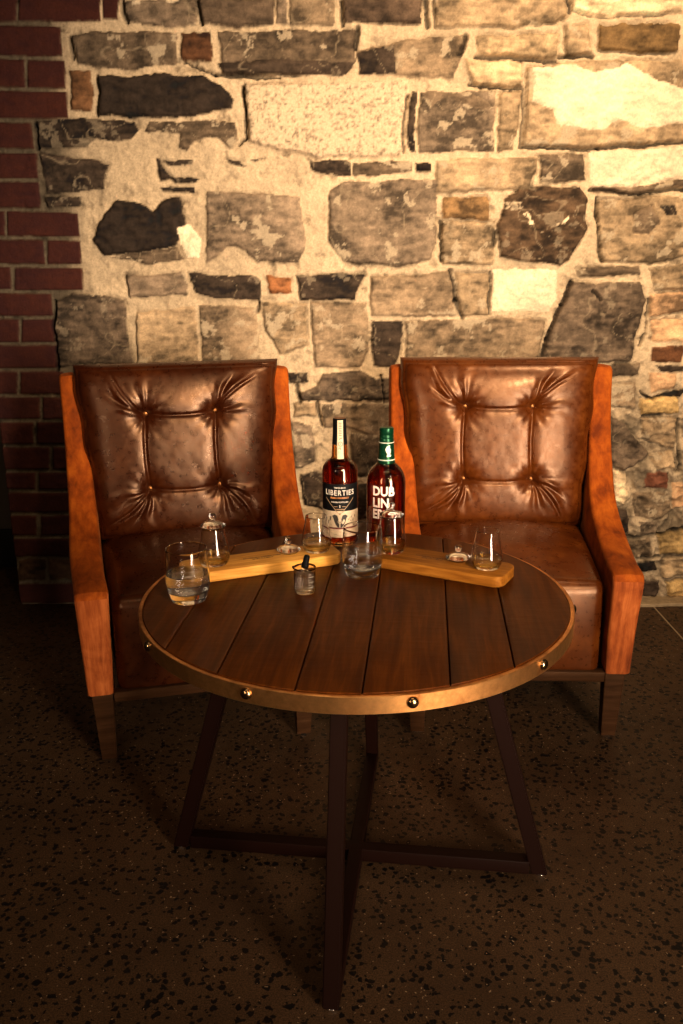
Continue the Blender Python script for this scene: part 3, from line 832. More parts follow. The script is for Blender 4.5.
def armchair(loc, rz, leather_mat, label, shift):
    root = empty('armchair', (*loc, 0), rz)
    tag(root, label, 'armchair', 'leather armchairs against the stone wall')
    V, F, pts = cushion(shift)
    cu = mesh_obj('back_cushion', V, F, leather_mat, root, True)
    for p in pts:
        V, F = lathe([(0, 0.0065), (0.004, 0.006), (0.0075, 0.0038), (0.0088, 0.0), (0.0075, -0.003), (0, -0.004)], 20, lambda q: (q[0], -q[2], q[1]))
        b = mesh_obj('button', V, F, BUTTON, cu, True); b.location = (p[0], p[1] - 0.001, p[2])
    # seat: rounded leather block with a crowned top and full front
    def seat_fn(w):
        t = (w.y + 0.02) / 0.62
        hw = 0.2235 + 0.045 * max(t, 0)
        if w.z < 0.44: hw += 0.0
        x = w.x / 0.25 * hw
        tz = max(0.0, (w.z - 0.30) / 0.155)
        z = w.z + 0.030 * tz * (1 - (w.x / 0.25) ** 2) * min(1, max(0, (w.y + 0.0) / 0.20)) + 0.012 * tz * min(1, max(0, w.y / 0.3))
        y = w.y
        if w.y < 0.15: y -= 0.012 * math.sin(PI * min(1, max(0, (w.z - 0.2) / 0.26))) * (1 - (w.x / 0.25) ** 4) * (1 - max(0, w.y) / 0.15)
        return Vector((x, y, z))
    V, F = rbox((0.25, 0.30, 0.137), 0.030, 6, 26, seat_fn, (0, 0.305, 0.319))
    mesh_obj('seat', V, F, leather_mat, root, True)
    # back panel behind the cushion
    V, F = rbox((0.262, 0.022, 0.37), 0.012, 3, 6, lambda w: Vector((w.x, w.y + 0.09 * (w.z - 0.2) / 0.74, w.z)), (0, 0.603, 0.575))
    mesh_obj('back_panel', V, F, leather_mat, root, 30)
    for sg in (-1, 1):
        V, F = arm_mesh(sg)
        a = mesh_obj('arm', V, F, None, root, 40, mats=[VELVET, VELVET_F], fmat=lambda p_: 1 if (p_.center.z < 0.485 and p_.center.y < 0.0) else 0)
    # wooden rails under the upholstery
    V, F = rbox((0.238, 0.015, 0.0145), 0.003, 2, 1, None, (0, 0.006, 0.190))
    mesh_obj('front_rail', V, F, RAIL_WOOD, root, 30)
    V, F = rbox((0.235, 0.014, 0.0135), 0.003, 2, 1, None, (0, 0.59, 0.1875))
    mesh_obj('back_rail', V, F, RAIL_WOOD, root, 30)
    for sg in (-1, 1):
        V, F = rbox((0.014, 0.27, 0.0135), 0.003, 2, 1, lambda w, sg=sg: Vector((w.x + sg * 0.045 * (w.y - 0.3) * 1.0, w.y, w.z)), (sg * 0.262, 0.305, 0.1875))
        mesh_obj('side_rail', V, F, RAIL_WOOD, root, 30)
    for sx, yy, xx in ((-1, 0.025, 0.268), (1, 0.025, 0.268), (-1, 0.585, 0.288), (1, 0.585, 0.288)):
        def leg_fn(w, sx=sx, yy=yy):
            t = 1 - w.z / 0.2
            s_ = 1 - 0.30 * t
            rake = -0.004 * t if yy < 0.3 else 0.05 * t
            return Vector((sx * (xx + (w.x) * s_ - 0.004 * t), yy + w.y * s_ + rake, w.z))
        V, F = rbox((0.0275, 0.0235, 0.0975), 0.003, 2, 1, lambda w: leg_fn(Vector((w.x, w.y, w.z))), (0, 0, 0.1025))
        lg = mesh_obj('leg', V, F, RAIL_WOOD, root, 30)
        t = 1; gy = yy + (-0.004 if yy < 0.3 else 0.05)
        V, F = lathe([(0, 0), (0.009, 0), (0.011, 0.002), (0.011, 0.005), (0, 0.0055)], 20)
        g = mesh_obj('foot_glide', V, F, STEEL, lg, True); g.location = (sx * (xx - 0.004), gy, 0)
    return root
armchair((-0.3646, 2.0948), 0.2337, LEATHER_L, 'left armchair, brown leather toned darker as in shade with orange hide arms, in front of the brick strip', 0.0)
armchair((0.4718, 2.1481), -0.0538, LEATHER_R, 'right armchair, same brown leather toned lighter as if lit with orange hide arms, behind the round table', -0.012)

# ------------------------------------------------------------------ round table
TX, TY, TZ, TR = 0.0272, 1.6362, 0.6320, 0.425
PSI = 0.09724
table = tag(empty('round_table', (TX, TY, 0), 0), 'round plank-topped table with riveted bronze rim on a crossed dark steel base', 'table')
# planks run along (sin PSI, cos PSI)
seams = [-0.4195, -0.3085, -0.197, -0.062, 0.0435, 0.181, 0.288, 0.4195]
mb = MB(); RP = 0.4205
for a, b in zip(seams, seams[1:]):
    a2 = a + 0.0010; b2 = b - 0.0010
    ks = [a2 + (b2 - a2) * i / 16 for i in range(17)]
    loop = [(k, -math.sqrt(max(RP * RP - k * k, 0))) for k in ks] + [(k, math.sqrt(max(RP * RP - k * k, 0))) for k in reversed(ks)]
    cxm = sum(q[0] for q in loop) / len(loop); n_ = len(loop)
    V = []
    for ins, z in ((0, TZ - 0.026), (0, TZ - 0.0018), (0.0008, TZ - 0.0005), (0.0022, TZ)):
        for (k, t) in loop:
            dk = ins if k - cxm < 0 else -ins
            kk = k + dk * min(1, abs(k - cxm) / ((b2 - a2) / 2)); tt = t * (1 - ins / RP)
            V.append((kk, tt, z))
    F = [tuple(range(n_ - 1, -1, -1)), tuple(3 * n_ + i for i in range(n_))]
    for lv in range(3):
        for i in range(n_):
            j = (i + 1) % n_; F.append((lv * n_ + i, lv * n_ + j, (lv + 1) * n_ + j, (lv + 1) * n_ + i))
    mb.add(V, F)
V, F = lathe([(0, TZ - 0.030), (RP - 0.001, TZ - 0.030), (RP - 0.001, TZ - 0.0262), (0, TZ - 0.0262)], 72)
mb.add(V, F)
tt_ = mb.build('tabletop', TABLE_WOOD, table, 25); tt_.rotation_euler = (0, 0, -PSI)
V, F = lathe([(RP + 0.0008, TZ - 0.034), (TR + 0.003, TZ - 0.034), (TR + 0.0042, TZ - 0.033), (TR + 0.0042, TZ - 0.004), (TR + 0.003, TZ - 0.003), (RP + 0.0008, TZ - 0.003), (RP + 0.0008, TZ - 0.034)], 128)
rim = mesh_obj('metal_rim', V, F, BRONZE, table, 30)
for k in range(10):
    a = math.radians(-79.0 + 36 * k)
    V, F = lathe([(0, 0.0076), (0.0045, 0.0070), (0.0080, 0.0050), (0.0098, 0.0020), (0.0103, 0.0), (0.0103, -0.002), (0, -0.002)], 24, lambda q: (q[2], q[0], q[1]))
    r_ = mesh_obj('rivet', V, F, RIVET, rim, True)
    r_.location = ((TR + 0.0042) * math.cos(a), (TR + 0.0042) * math.sin(a), TZ - 0.0165); r_.rotation_euler = (0, 0, a)
PHI = -0.1279
def bar(p, q, wt, wr, name, mat, parent, ang):
    """square tube between two points, cut level at both ends"""
    ca, sa = math.cos(ang), math.sin(ang)
    V = []
    for P in (p, q):
        for dr, dt in ((-1, -1), (1, -1), (1, 1), (-1, 1)):
            r_ = P[0] + dr * wr / 2; t_ = dt * wt / 2
            V.append((r_ * ca - t_ * sa, r_ * sa + t_ * ca, P[1]))
    F = [(0, 1, 2, 3), (7, 6, 5, 4), (0, 4, 5, 1), (1, 5, 6, 2), (2, 6, 7, 3), (3, 7, 4, 0)]
    o = mesh_obj(name, V, F, mat, parent)
    bm = bmesh.new(); bm.from_mesh(o.data)
    bmesh.ops.bevel(bm, geom=bm.edges[:], offset=0.002, segments=2, affect='EDGES')
    bm.to_mesh(o.data); bm.free(); shade_angle(o, 30)
    return o
for k in range(4):
    ang = PHI + k * PI / 2
    lg = bar((0.398, 0.006), (0.236, TZ - 0.0345), 0.030, 0.034, 'leg', LEG_M, table, ang)
    V, F = lathe([(0, 0), (0.010, 0), (0.012, 0.002), (0.012, 0.006), (0, 0.0065)], 20)
    g = mesh_obj('foot_glide', V, F, STEEL, lg, True); g.location = (0.401 * math.cos(ang), 0.401 * math.sin(ang), 0)
for k in range(2):
    ang = PHI + k * PI / 2
    ca, sa = math.cos(ang), math.sin(ang); mb = MB()
    hz = 0.0215 if k == 0 else 0.0213
    V, F = rbox((0.375, 0.015, 0.0155), 0.002, 2, 1, lambda w: Vector((w.x * ca - w.y * sa, w.x * sa + w.y * ca, w.z)), (0, 0, hz))
    mesh_obj('floor_bar', V, F, LEG_M, table, 30)
    V, F = rbox((0.235, 0.015, 0.010), 0.002, 2, 1, lambda w: Vector((w.x * ca - w.y * sa, w.x * sa + w.y * ca, w.z)), (0, 0, TZ - 0.0445))
    mesh_obj('top_bar', V, F, LEG_M, table, 30)

# ------------------------------------------------------------------ lettering
def text_mesh(s, size, bold=0.0, sx=1.0, spacing=1.0):
    cu = bpy.data.curves.new('lettering', 'FONT'); cu.body = s; cu.size = size; cu.offset = bold; cu.space_character = spacing
    cu.align_x = 'CENTER'; cu.align_y = 'CENTER'; cu.extrude = 0.00018; cu.resolution_u = 3
    o = bpy.data.objects.new('lettering', cu); C.objects.link(o)
    dg = bpy.context.evaluated_depsgraph_get(); dg.update()
    me = bpy.data.meshes.new_from_object(o.evaluated_get(dg))
    V = [(v.co.x * sx, v.co.y, v.co.z) for v in me.vertices]; F = [tuple(p.vertices) for p in me.polygons]
    bpy.data.objects.remove(o); bpy.data.curves.remove(cu); bpy.data.meshes.remove(me)
    return V, F
def fit_text(s, width, height, bold=0.0, spacing=1.0):
    V, F = text_mesh(s, height * 1.4, bold * height, 1.0, spacing)
    x0 = min(v[0] for v in V); x1 = max(v[0] for v in V); y0 = min(v[1] for v in V); y1 = max(v[1] for v in V)
    return [((v[0] - (x0 + x1) / 2) * width / (x1 - x0), (v[1] - (y0 + y1) / 2) * height / (y1 - y0), v[2]) for v in V], F
def wrap(V, R, z, az=0.0, arch=0.0, lift=0.0004):
    """bend flat lettering round a bottle of radius R, facing -y"""
    out = []
    for x, y, d in V:
        a = az + x / R; rr = R + lift + d
        out.append((rr * math.sin(a), -rr * math.cos(a), z + y + arch * x * x))
    return out
def patch(R, z0, z1, a0, a1, thick=0.0003, n=32, top=None, bot=None, mz=1):
    V = []; F = []
    for k in range(2):
        for i in range(n + 1):
            a = a0 + (a1 - a0) * i / n
            for j in range(mz + 1):
                zb = z0 + (bot(a) if bot else 0); zt = z1 + (top(a) if top else 0)
                z = zb + (zt - zb) * j / mz
                r_ = R(z) if callable(R) else R
                r_ += thick * k
                V.append((r_ * math.sin(a), -r_ * math.cos(a), z))
    s_ = (n + 1) * (mz + 1)
    for i in range(n):
        for j in range(mz):
            a = i * (mz + 1) + j; q = (a, a + mz + 1, a + mz + 2, a + 1)
            F.append(tuple(s_ + t for t in q)); F.append(tuple(reversed(q)))
    per = [i * (mz + 1) for i in range(n + 1)] + [n * (mz + 1) + j for j in range(1, mz + 1)] + [i * (mz + 1) + mz for i in range(n - 1, -1, -1)] + [j for j in range(mz - 1, 0, -1)]
    for a, b in zip(per, per[1:] + per[:1]): F.append((a, s_ + a, s_ + b, b))
    return V, F
def flat_poly(pts, d=0.0002):
    n_ = len(pts)
    V = [(x, y, 0) for x, y in pts] + [(x, y, d) for x, y in pts]
    F = [tuple(range(n_, 2 * n_)), tuple(range(n_ - 1, -1, -1))] + [(i, (i + 1) % n_, n_ + (i + 1) % n_, n_ + i) for i in range(n_)]
    return V, F
def stroke(p, q, w):
    d = Vector(q) - Vector(p); nrm_ = Vector((-d.y, d.x)).normalized() * w / 2; k = 6; a = Vector(p); 
    up_ = [tuple(a + d * i / k + nrm_) for i in range(k + 1)]; lo = [tuple(a + d * i / k - nrm_) for i in range(k, -1, -1)]
    return flat_poly(up_ + lo)
def ring2(cx_, cy_, r_, w, n=20, sy=1.0):
    V = []; F = []
    for i in range(n):
        a = 2 * PI * i / n
        for rr in (r_ - w / 2, r_ + w / 2):
            for dz in (0, 0.0002): V.append((cx_ + rr * math.cos(a), cy_ + sy * rr * math.sin(a), dz))
    for i in range(n):
        b = 4 * i; c = 4 * ((i + 1) % n)
        F += [(b + 1, b + 3, c + 3, c + 1), (b, c, c + 2, b + 2), (b, b + 1, c + 1, c), (b + 2, c + 2, c + 3, b + 3)]
    return V, F

def shell(prof_out, prof_in, seg=64):
    return lathe(prof_out + prof_in[::-1], seg)

# ------------------------------------------------------------------ bottle with the black and cream label
ZT = TZ + 0.0002
b1 = tag(empty('whiskey_bottle', (-0.003, 1.9694, ZT), -0.02), 'taller whiskey bottle with a black LIBERTIES label and black capsule', 'bottle')
out1 = [(0, 0.0035), (0.022, 0.003), (0.034, 0.0), (0.0385, 0.001), (0.0412, 0.006), (0.0415, 0.02), (0.0415, 0.165), (0.0413, 0.176), (0.0395, 0.186), (0.034, 0.195), (0.026, 0.2015), (0.0205, 0.206), (0.0185, 0.211), (0.0185, 0.222), (0.0178, 0.234), (0.0168, 0.244), (0.0150, 0.262), (0.0145, 0.288)]
in1 = [(0, 0.011), (0.022, 0.011), (0.034, 0.010), (0.0375, 0.014), (0.0388, 0.022), (0.0388, 0.165), (0.0383, 0.175), (0.0362, 0.184), (0.031, 0.192), (0.0235, 0.198), (0.018, 0.203), (0.0155, 0.209), (0.0152, 0.222), (0.0148, 0.234), (0.0138, 0.244), (0.0120, 0.262), (0.0115, 0.288)]
V, F = shell(out1, in1); mesh_obj('glass_body', V, F, BOTTLE_GLASS, b1, 50)
liq = [(0, 0.0112)] + [(r + 0.0004, z) for r, z in in1[1:11]]; liq.append((0, in1[10][1]))
V, F = lathe(liq, 64); mesh_obj('whiskey', V, F, WHISKEY_D, b1, 50)
V, F = lathe([(0, 0.2992), (0.0135, 0.2990), (0.0155, 0.2975), (0.0158, 0.292), (0.0156, 0.280), (0.0160, 0.262), (0.0172, 0.246), (0.0180, 0.239), (0.0176, 0.239), (0.0145, 0.262), (0.0140, 0.289), (0, 0.289)], 48)
cap = mesh_obj('capsule', V, F, BLACK, b1, 40)
V, F = lathe([(0, 0.2998), (0.0130, 0.2996), (0.0138, 0.2990), (0.0130, 0.2988), (0, 0.2988)], 40)
mesh_obj('capsule_top', V, F, plain('brown_cap_top', (0.16, 0.07, 0.03), 0.5), cap, 40)
def r_cap(z):
    pts = [(0.2, 0.024), (0.206, 0.0205), (0.211, 0.0187), (0.222, 0.0187), (0.234, 0.0182), (0.241, 0.0182), (0.246, 0.0175), (0.262, 0.0163), (0.28, 0.0160), (0.30, 0.0160)]
    for (z0, r0), (z1, r1) in zip(pts, pts[1:]):
        if z <= z1: return r0 + (r1 - r0) * max(0, (z - z0)) / (z1 - z0)
    return 0.016
V, F = patch(r_cap, 0.207, 0.296, -0.30, 0.50, 0.0004, 10, mz=18)
st = mesh_obj('seal_strip', V, F, CREAM, cap, 30)
mb = MB()
V, F = ring2(0.0072, 0.0, 0.0048, 0.0011); mb.add([(rr * math.sin((x - 0.005) / 0.0182), -rr * math.cos((x - 0.005) / 0.0182), 0.2415 + y) for x, y, d in V for rr in [r_cap(0.2415 + y) + 0.0006 + d]], F)
for (p, q, w) in [((0.004, 0.011), (0.011, 0.014), 0.0016), ((0.0055, -0.002), (0.0085, 0.002), 0.001), ((0.003, -0.012), (0.005, -0.008), 0.001), ((0.007, -0.013), (0.007, -0.008), 0.001)] + [((0.0035, 0.020 + 0.004 * i), (0.0105, 0.020 + 0.004 * i), 0.0014) for i in range(8)]:
    V, F = stroke(p, q, w); mb.add([(rr * math.sin((x - 0.005) / 0.0182), -rr * math.cos((x - 0.005) / 0.0182), 0.2415 + y) for x, y, d in V for rr in [r_cap(0.2415 + y) + 0.0006 + d]], F)
mb.build('seal_print', DARK_INK, cap)
RB = 0.0415
notch = lambda a: 0.0018 * abs(a) ** 2
V, F = patch(RB + 0.0002, 0.088, 0.152, -1.35, 1.35, 0.0003, 40)
lab = mesh_obj('front_label', V, F, BLACK, b1, 30)
V, F = patch(RB + 0.0002, 0.024, 0.0878, -1.35, 1.35, 0.0004, 40)
lab2 = mesh_obj('lower_label', V, F, CREAM, b1, 30)
V, F = fit_text('LIBERTIES', 0.070, 0.0125, 0.0, 1.15); mesh_obj('lettering', wrap(V, RB, 0.1315, 0, 0.9, 0.0007), F, WHITE_INK, lab)
V, F = fit_text('THE DUBLIN', 0.026, 0.0035); mesh_obj('lettering', wrap(V, RB, 0.1435, 0, 0.9, 0.0007), F, WHITE_INK, lab)
V, F = fit_text('IRISH WHISKEY', 0.044, 0.0040, 0.02); mesh_obj('lettering', wrap(V, RB, 0.1195, 0, 0.6, 0.0007), F, ORANGE_INK, lab)
V, F = fit_text('DOUBLE DISTILLED', 0.040, 0.0030); mesh_obj('lettering', wrap(V, RB, 0.1095, 0, 0.3, 0.0007), F, WHITE_INK, lab)
mb = MB()
for p, q, w in [((-0.034, 0.030), (0.0, -0.010), 0.0008), ((0.034, 0.030), (0.0, -0.010), 0.0008), ((-0.014, 0.010), (-0.005, 0.010), 0.0009), ((0.005, 0.010), (0.014, 0.010), 0.0009), ((-0.010, 0.004), (0.010, 0.004), 0.0012), ((-0.006, 0.000), (0.006, 0.000), 0.0009)]:
    V, F = stroke(p, q, w); mb.add(wrap(V, RB, 0.089, 0, 0, 0.0013), F)
V, F = flat_poly([(-0.0105, 0.0), (0.0105, 0.0), (0, -0.0105)]); wedge = (wrap(V, RB, 0.089, 0, 0, 0.0009), F)
mesh_obj('label_point', wedge[0], wedge[1], BLACK, lab)
mb.build('line_work', plain('gold_ink', (0.50, 0.33, 0.18), 0.4), lab)
V, F = fit_text('5', 0.003, 0.0055, 0.03); mesh_obj('lettering', wrap(V, RB, 0.0995, 0, 0, 0.0008), F, WHITE_INK, lab)
mb = MB()   # engraved crest, scrolls and figures on the cream label
rc = random.Random(3)
for sgn in (-1, 1):
    wing = [(0.001, 0.060), (0.006, 0.078), (0.013, 0.080), (0.0185, 0.076), (0.015, 0.070), (0.013, 0.063), (0.010, 0.056), (0.006, 0.050), (0.001, 0.048)]
    V, F = flat_poly([(sgn * x, y) for x, y in (wing if sgn > 0 else wing)]); mb.add(wrap(V, RB, 0, 0, 0, 0.0008), F)
    for k in range(16):
        x = sgn * rc.uniform(0.021, 0.040); y = rc.uniform(0.056, 0.078)
        V, F = stroke((x, y), (x + rc.uniform(-.003, .003), y - rc.uniform(0.002, 0.008)), rc.uniform(0.0006, 0.0014)); mb.add(wrap(V, RB, 0, 0, 0, 0.0008), F)
for k in range(10):
    x = rc.uniform(-0.036, 0.03); y = 0.031 + 0.0035 * (k % 3)
    V, F = stroke((x, y), (x + rc.uniform(0.004, 0.012), y), 0.0006); mb.add(wrap(V, RB, 0, 0, 0, 0.0008), F)
mb.build('engraving', DARK_INK, lab2)
mb = MB(); V, F = ring2(0, 0.063, 0.0042, 0.0012); mb.add(wrap(V, RB, 0, 0, 0, 0.0012), F); V, F = ring2(0, 0.0722, 0.0022, 0.0008); mb.add(wrap(V, RB, 0, 0, 0, 0.0012), F)
mb.build('crest_ring', CREAM, lab2)
V, F = patch(RB + 0.0007, 0.0445, 0.0475, -1.2, 1.2, 0.0002, 40); mesh_obj('band', V, F, RED_INK, lab2)
V, F = patch(RB + 0.0007, 0.0478, 0.0488, -1.2, 1.2, 0.0002, 40); mesh_obj('band', V, F, DARK_INK, lab2)

# ------------------------------------------------------------------ bottle with the green cap
b2 = tag(empty('whiskey_bottle', (0.104, 1.9528, ZT), -0.05), 'shorter whiskey bottle with green cap and large white DUBLINER lettering', 'bottle')
out2 = [(0, 0.0035), (0.024, 0.003), (0.037, 0.0), (0.0415, 0.001), (0.0440, 0.006), (0.0445, 0.02), (0.0452, 0.140), (0.0450, 0.152), (0.0435, 0.164), (0.0395, 0.175), (0.033, 0.185), (0.026, 0.192), (0.0210, 0.197), (0.0190, 0.203), (0.0180, 0.214), (0.0160, 0.245), (0.0145, 0.272)]
in2 = [(0, 0.011), (0.024, 0.011), (0.036, 0.010), (0.0400, 0.014), (0.0415, 0.022), (0.0422, 0.140), (0.0420, 0.151), (0.0405, 0.161), (0.0365, 0.171), (0.030, 0.181), (0.0235, 0.188), (0.0180, 0.194), (0.0160, 0.201), (0.0150, 0.214), (0.0130, 0.245), (0.0115, 0.272)]
V, F = shell(out2, in2); mesh_obj('glass_body', V, F, BOTTLE_GLASS, b2, 50)
liq = [(0, 0.0112)] + [(r + 0.0004, z) for r, z in in2[1:12]]; liq.append((0, in2[11][1]))
V, F = lathe(liq, 64); mesh_obj('whiskey', V, F, WHISKEY_D, b2, 50)
V, F = lathe([(0.0208, 0.1985), (0.0205, 0.1980), (0.0206, 0.200), (0.0197, 0.205), (0.0190, 0.214), (0.0172, 0.245), (0.0170, 0.2475), (0.0158, 0.2475), (0.0180, 0.214), (0.0190, 0.203), (0.0208, 0.1985)], 48)
slv = mesh_obj('neck_sleeve', V, F, GREEN, b2, 40)
V, F = lathe([(0, 0.2805), (0.0145, 0.2800), (0.0163, 0.2785), (0.0166, 0.276), (0.0166, 0.2645), (0.0160, 0.2635), (0.0160, 0.2625), (0.0166, 0.2615), (0.0167, 0.2565), (0.0162, 0.2555), (0.0162, 0.2548), (0.0167, 0.2538), (0.0168, 0.2485), (0.0160, 0.2480), (0.0150, 0.2480), (0.0150, 0.2725), (0, 0.2725)], 48)
mesh_obj('cap', V, F, GREEN, b2, 40)
for z, r_ in ((0.2452, 0.01725), (0.2055, 0.0199)):
    V, F = lathe([(r_, z), (r_ + 0.0005, z), (r_ + 0.0004, z + 0.0016), (r_ - 0.0002, z + 0.0016), (r_, z)], 48); mesh_obj('white_band', V, F, WHITE_INK, slv, 40)
mb = MB()
for pts in ([(-0.002, -0.014), (0.006, -0.013), (0.008, -0.009), (0.002, -0.008), (-0.002, -0.009)], [(-0.005, 0.004), (-0.001, 0.012), (0.004, 0.010), (0.007, 0.003), (0.007, -0.004), (0.003, -0.009), (-0.001, -0.007), (-0.004, -0.001)], [(0.001, 0.010), (0.003, 0.014), (0.006, 0.012), (0.005, 0.008)]):
    V, F = flat_poly(pts)
    mb.add([(rr * math.sin((x + 0.003) / 0.018), -rr * math.cos((x + 0.003) / 0.018), 0.228 + y) for x, y, d in V for rr in [0.0172 + (0.245 - 0.228 - y) * 0.058 + 0.0008 + d]], F)
mb.build('crest', WHITE_INK, slv)
R2 = 0.0450
for txt, w_, z, az in (('DUB', 0.051, 0.1395, -0.13), ('LIN', 0.038, 0.1120, -0.28), ('ER', 0.027, 0.0855, -0.40)):
    V, F = fit_text(txt, w_, 0.0225, 0.045, 1.02); mesh_obj('lettering', wrap(V, R2, z, az, 0, 0.0006), F, WHITE_INK, b2)
V, F = fit_text('.', 0.003, 0.003); mb = MB(); mb.add(wrap(flat_poly([(0, 0), (0.003, 0), (0.003, 0.003), (0, 0.003)])[0], R2, 0.1015, 0.18, 0, 0.0006), flat_poly([(0, 0), (1, 0), (1, 1), (0, 1)])[1])
rc = random.Random(8)
for k in range(9):
    x = rc.uniform(-0.006, 0.006); y = rc.uniform(-0.009, 0.009)
    V, F = stroke((x, y), (x + rc.uniform(-.003, .003), y + rc.uniform(0.002, 0.005)), 0.0009); mb.add(wrap(V, R2, 0.089, 0.16, 0, 0.0006), F)
mb.build('small_mark', WHITE_INK, b2)

# ------------------------------------------------------------------ tasting boards
BT = 0.024
def board(loc, rz, mat, label, half_w):
    root = empty('tasting_board', (*loc, ZT), rz)
    tag(root, label, 'serving board', 'oak tasting boards on the round table')
    L, Wd, rr, ch = 0.176, half_w, 0.024, 0.0025
    loop = []
    for cx_, cy_, a0 in ((L - rr, Wd - rr, 0), (-L + rr, Wd - rr, 90), (-L + rr, -Wd + rr, 180), (L - rr, -Wd + rr, 270)):
        for i in range(9):
            a = math.radians(a0 + 90 * i / 8); loop.append((cx_, cy_, math.cos(a), math.sin(a)))
    V = []; n_ = len(loop)
    for ins, z in ((ch, 0), (0, ch), (0, BT - ch), (ch * 0.3, BT - ch * 0.3), (ch, BT)):
        for cx_, cy_, c_, s_ in loop: V.append((cx_ + (rr - ins) * c_, cy_ + (rr - ins) * s_, z))
    F = [tuple(range(n_ - 1, -1, -1)), tuple(4 * n_ + i for i in range(n_))]
    for lv in range(4):
        for i in range(n_):
            j = (i + 1) % n_; F.append((lv * n_ + i, lv * n_ + j, (lv + 1) * n_ + j, (lv + 1) * n_ + i))
    mesh_obj('board', V, F, mat, root, 30)
    mb = MB()
    for txt, w_, y in (('DUBLIN LIBERTIES', 0.085, 0.0055), ('DISTILLERY', 0.048, -0.0035)):
        V, F = fit_text(txt, w_, 0.0048, 0.03); mb.add([(x + 0.004, yy + y, BT + 0.0001 + z) for x, yy, z in V], F)
    mb.build('lettering', BURNT, root, False)
    return root
BL = board((-0.1765, 1.789), math.radians(21.3), BOARD_WOOD, 'left oak tasting board with burnt lettering, behind the small beaker', 0.0455)
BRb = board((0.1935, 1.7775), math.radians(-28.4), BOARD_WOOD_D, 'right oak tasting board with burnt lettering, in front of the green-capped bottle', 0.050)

# ------------------------------------------------------------------ glasses
def inner_profile(out, t, zb):
    return out
def tumbler(loc, label):
    root = tag(empty('tumbler', (*loc, ZT), 0), label, 'glass', 'water tumblers on the round table')
    o_ = smooth_profile([(0.0, 0.0015), (0.020, 0.0012), (0.0310, 0.0), (0.0345, 0.0025), (0.0375, 0.012), (0.0415, 0.026), (0.0432, 0.042), (0.0432, 0.060), (0.0420, 0.082), (0.0402, 0.1070)], 5)
    i_ = smooth_profile([(0.0, 0.018), (0.020, 0.0185), (0.0330, 0.021), (0.0392, 0.031), (0.0415, 0.044), (0.0416, 0.060), (0.0406, 0.082), (0.0391, 0.1068)], 5)
    V, F = lathe(o_ + [(0.0400, 0.1078), (0.0394, 0.1078)] + i_[::-1], 72)
    mesh_obj('glass_body', V, F, GLASS, root, 60)
    w_ = [(0, 0.0178)] + [(r + 0.0003, z - 0.0002) for r, z in i_[1:] if z < 0.056] 
    w_ += [(0.0418, 0.0567), (0.0409, 0.0560), (0.038, 0.0557), (0, 0.0557)]
    V, F = lathe(w_, 72); mesh_obj('water', V, F, WATER, root, 60)
    return root
tumbler((-0.3045, 1.609), 'water tumbler at the left edge of the table, in front of the lidded glass')
tumbler((0.044, 1.742), 'water tumbler at the middle of the table, between the two boards')
def nosing(loc, label, level, g='whiskey tasting glasses on the boards'):
    root = tag(empty('tasting_glass', (*loc, ZT + BT + 0.0002), 0), label, 'glass', g)
    o_ = smooth_profile([(0.0, 0.001), (0.016, 0.0008), (0.0240, 0.0), (0.0270, 0.002), (0.0305, 0.009), (0.0330, 0.019), (0.0328, 0.028), (0.0300, 0.045), (0.0262, 0.064), (0.0238, 0.0800)], 5)
    i_ = smooth_profile([(0.0, 0.0055), (0.016, 0.0058), (0.0250, 0.0070), (0.0295, 0.013), (0.0317, 0.020), (0.0315, 0.028), (0.0288, 0.045), (0.0251, 0.064), (0.0228, 0.0800)], 5)
    V, F = lathe(o_ + [(0.0236, 0.0807), (0.0231, 0.0807)] + i_[::-1], 64)
    mesh_obj('glass_body', V, F, GLASS, root, 60)
    w_ = [(0, 0.0053)] + [(r + 0.0003, z - 0.0002) for r, z in i_[1:] if z < level]
    rl = w_[-1][0]; w_ += [(rl, level), (rl - 0.002, level - 0.0006), (0, level - 0.0006)]
    V, F = lathe(w_, 64); mesh_obj('whiskey', V, F, WHISKEY, root, 60)
    return root
nosing((-0.272, 1.7525), 'tasting glass of pale whiskey at the left end of the left board, under a lid', 0.022)
nosing((-0.056, 1.836), 'open tasting glass on the left board, in front of the tall bottle', 0.022)
nosing((0.110, 1.826), 'lidded tasting glass on the right board, behind the middle tumbler', 0.024)
nosing((0.304, 1.719), 'open tasting glass of whiskey at the right end of the right board', 0.019)
def lid(loc, z, label):
    o = None
    pr = smooth_profile([(0.0, 0.0), (0.012, 0.0), (0.0190, 0.0010), (0.0245, 0.0050), (0.0268, 0.0075), (0.0264, 0.0092), (0.0225, 0.0125), (0.0140, 0.0160), (0.0065, 0.0180), (0.0046, 0.0195), (0.0044, 0.0210), (0.0065, 0.0240), (0.0078, 0.0285), (0.0066, 0.0325), (0.0035, 0.0346), (0.0, 0.0352)], 4)
    V, F = lathe(pr, 48)
    o = mesh_obj('glass_lid', V, F, GLASS, None, True); o.location = (*loc, z)
    return tag(o, label, 'glass lid', 'round glass lids with ball knobs')
zb = ZT + BT + 0.0002
lid((-0.118, 1.822), zb, 'glass lid with ball knob lying on the left board')
lid((0.250, 1.7615), zb, 'glass lid with ball knob lying on the right board')
lid((-0.272, 1.7525), zb + 0.0775, 'glass lid sitting on the tasting glass behind the left tumbler')
lid((0.110, 1.826), zb + 0.0775, 'glass lid sitting on the tasting glass behind the middle tumbler')

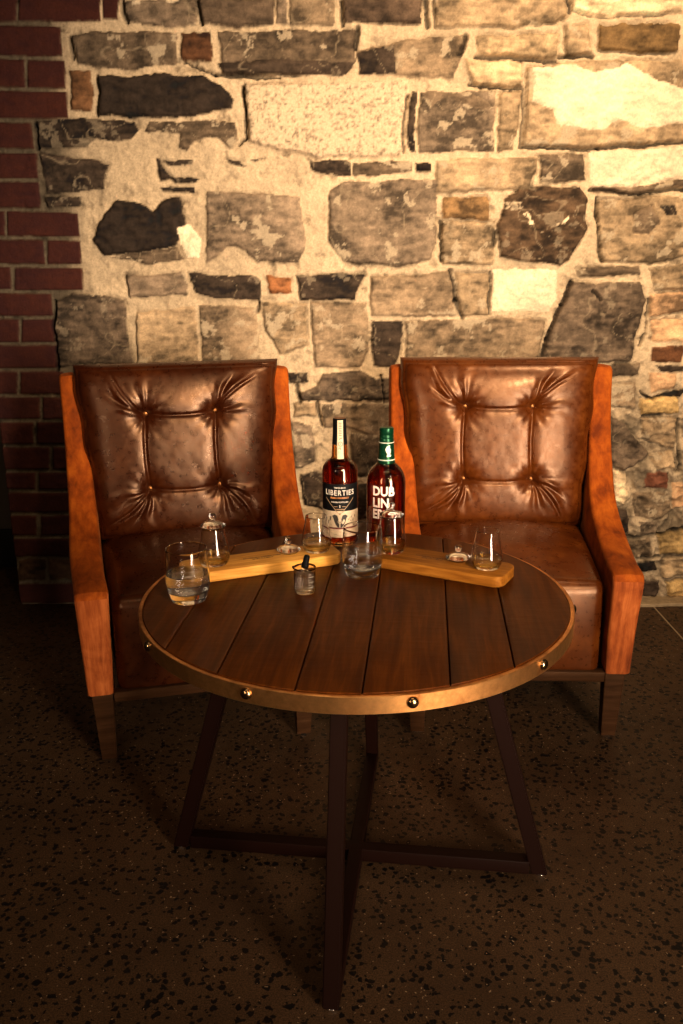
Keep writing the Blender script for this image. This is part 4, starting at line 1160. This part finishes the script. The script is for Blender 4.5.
bk = tag(empty('beaker', (-0.0745, 1.6445, ZT), 0), 'tiny glass measuring beaker of water holding a dropper', 'beaker')
V, F = lathe([(0, 0.0005), (0.017, 0.0), (0.0200, 0.0012), (0.0212, 0.004), (0.0212, 0.050), (0.0222, 0.0535), (0.0220, 0.0545), (0.0212, 0.0540), (0.0201, 0.0500), (0.0200, 0.007), (0.018, 0.0045), (0, 0.0045)], 56, lambda q: (q[0] + (0.004 * max(0, (q[2] - 0.047) / 0.007) if q[0] < -0.0195 and abs(q[1]) < 0.006 else 0) * -1, q[1], q[2]))
mesh_obj('glass_body', V, F, GLASS, bk, 50)
V, F = lathe([(0, 0.0042), (0.018, 0.0042), (0.0202, 0.0068), (0.0203, 0.0375), (0.0190, 0.0370), (0, 0.0370)], 56)
mesh_obj('water', V, F, WATER, bk, 50)
mb = MB()
for k in range(7):
    V, F = patch(0.0213, 0.010 + 0.0055 * k, 0.0107 + 0.0055 * k, 0.35, 0.95 if k % 2 else 0.65, 0.0001, 8); mb.add(V, F)
mb.build('graduation_marks', WHITE_INK, bk)
dtip = Vector((-0.0850, 1.6445, ZT + 0.0085)); dtop = Vector((-0.0690, 1.6445, ZT + 0.0790))
ln = (dtop - dtip).length
dp = empty('dropper', dtip); dp.rotation_mode = 'QUATERNION'; dp.rotation_quaternion = (dtop - dtip).to_track_quat('Z', 'Y')
tag(dp, 'small glass dropper with a black rubber bulb leaning in the beaker', 'dropper')
V, F = lathe([(0.0009, 0), (0.0013, 0), (0.0019, 0.012), (0.0026, 0.020), (0.0026, ln - 0.022), (0.0017, ln - 0.022), (0.0017, 0.020), (0.0009, 0)], 24)
mesh_obj('pipette', V, F, GLASS, dp, 50)
V, F = lathe([(0.0027, ln - 0.027), (0.0072, ln - 0.027), (0.0077, ln - 0.025), (0.0074, ln - 0.018), (0.0062, ln - 0.016), (0.0062, ln - 0.004), (0.0050, ln - 0.001), (0.0026, ln), (0, ln + 0.0002)] , 32)
mesh_obj('rubber_bulb', V, F, RUBBER, dp, 50)
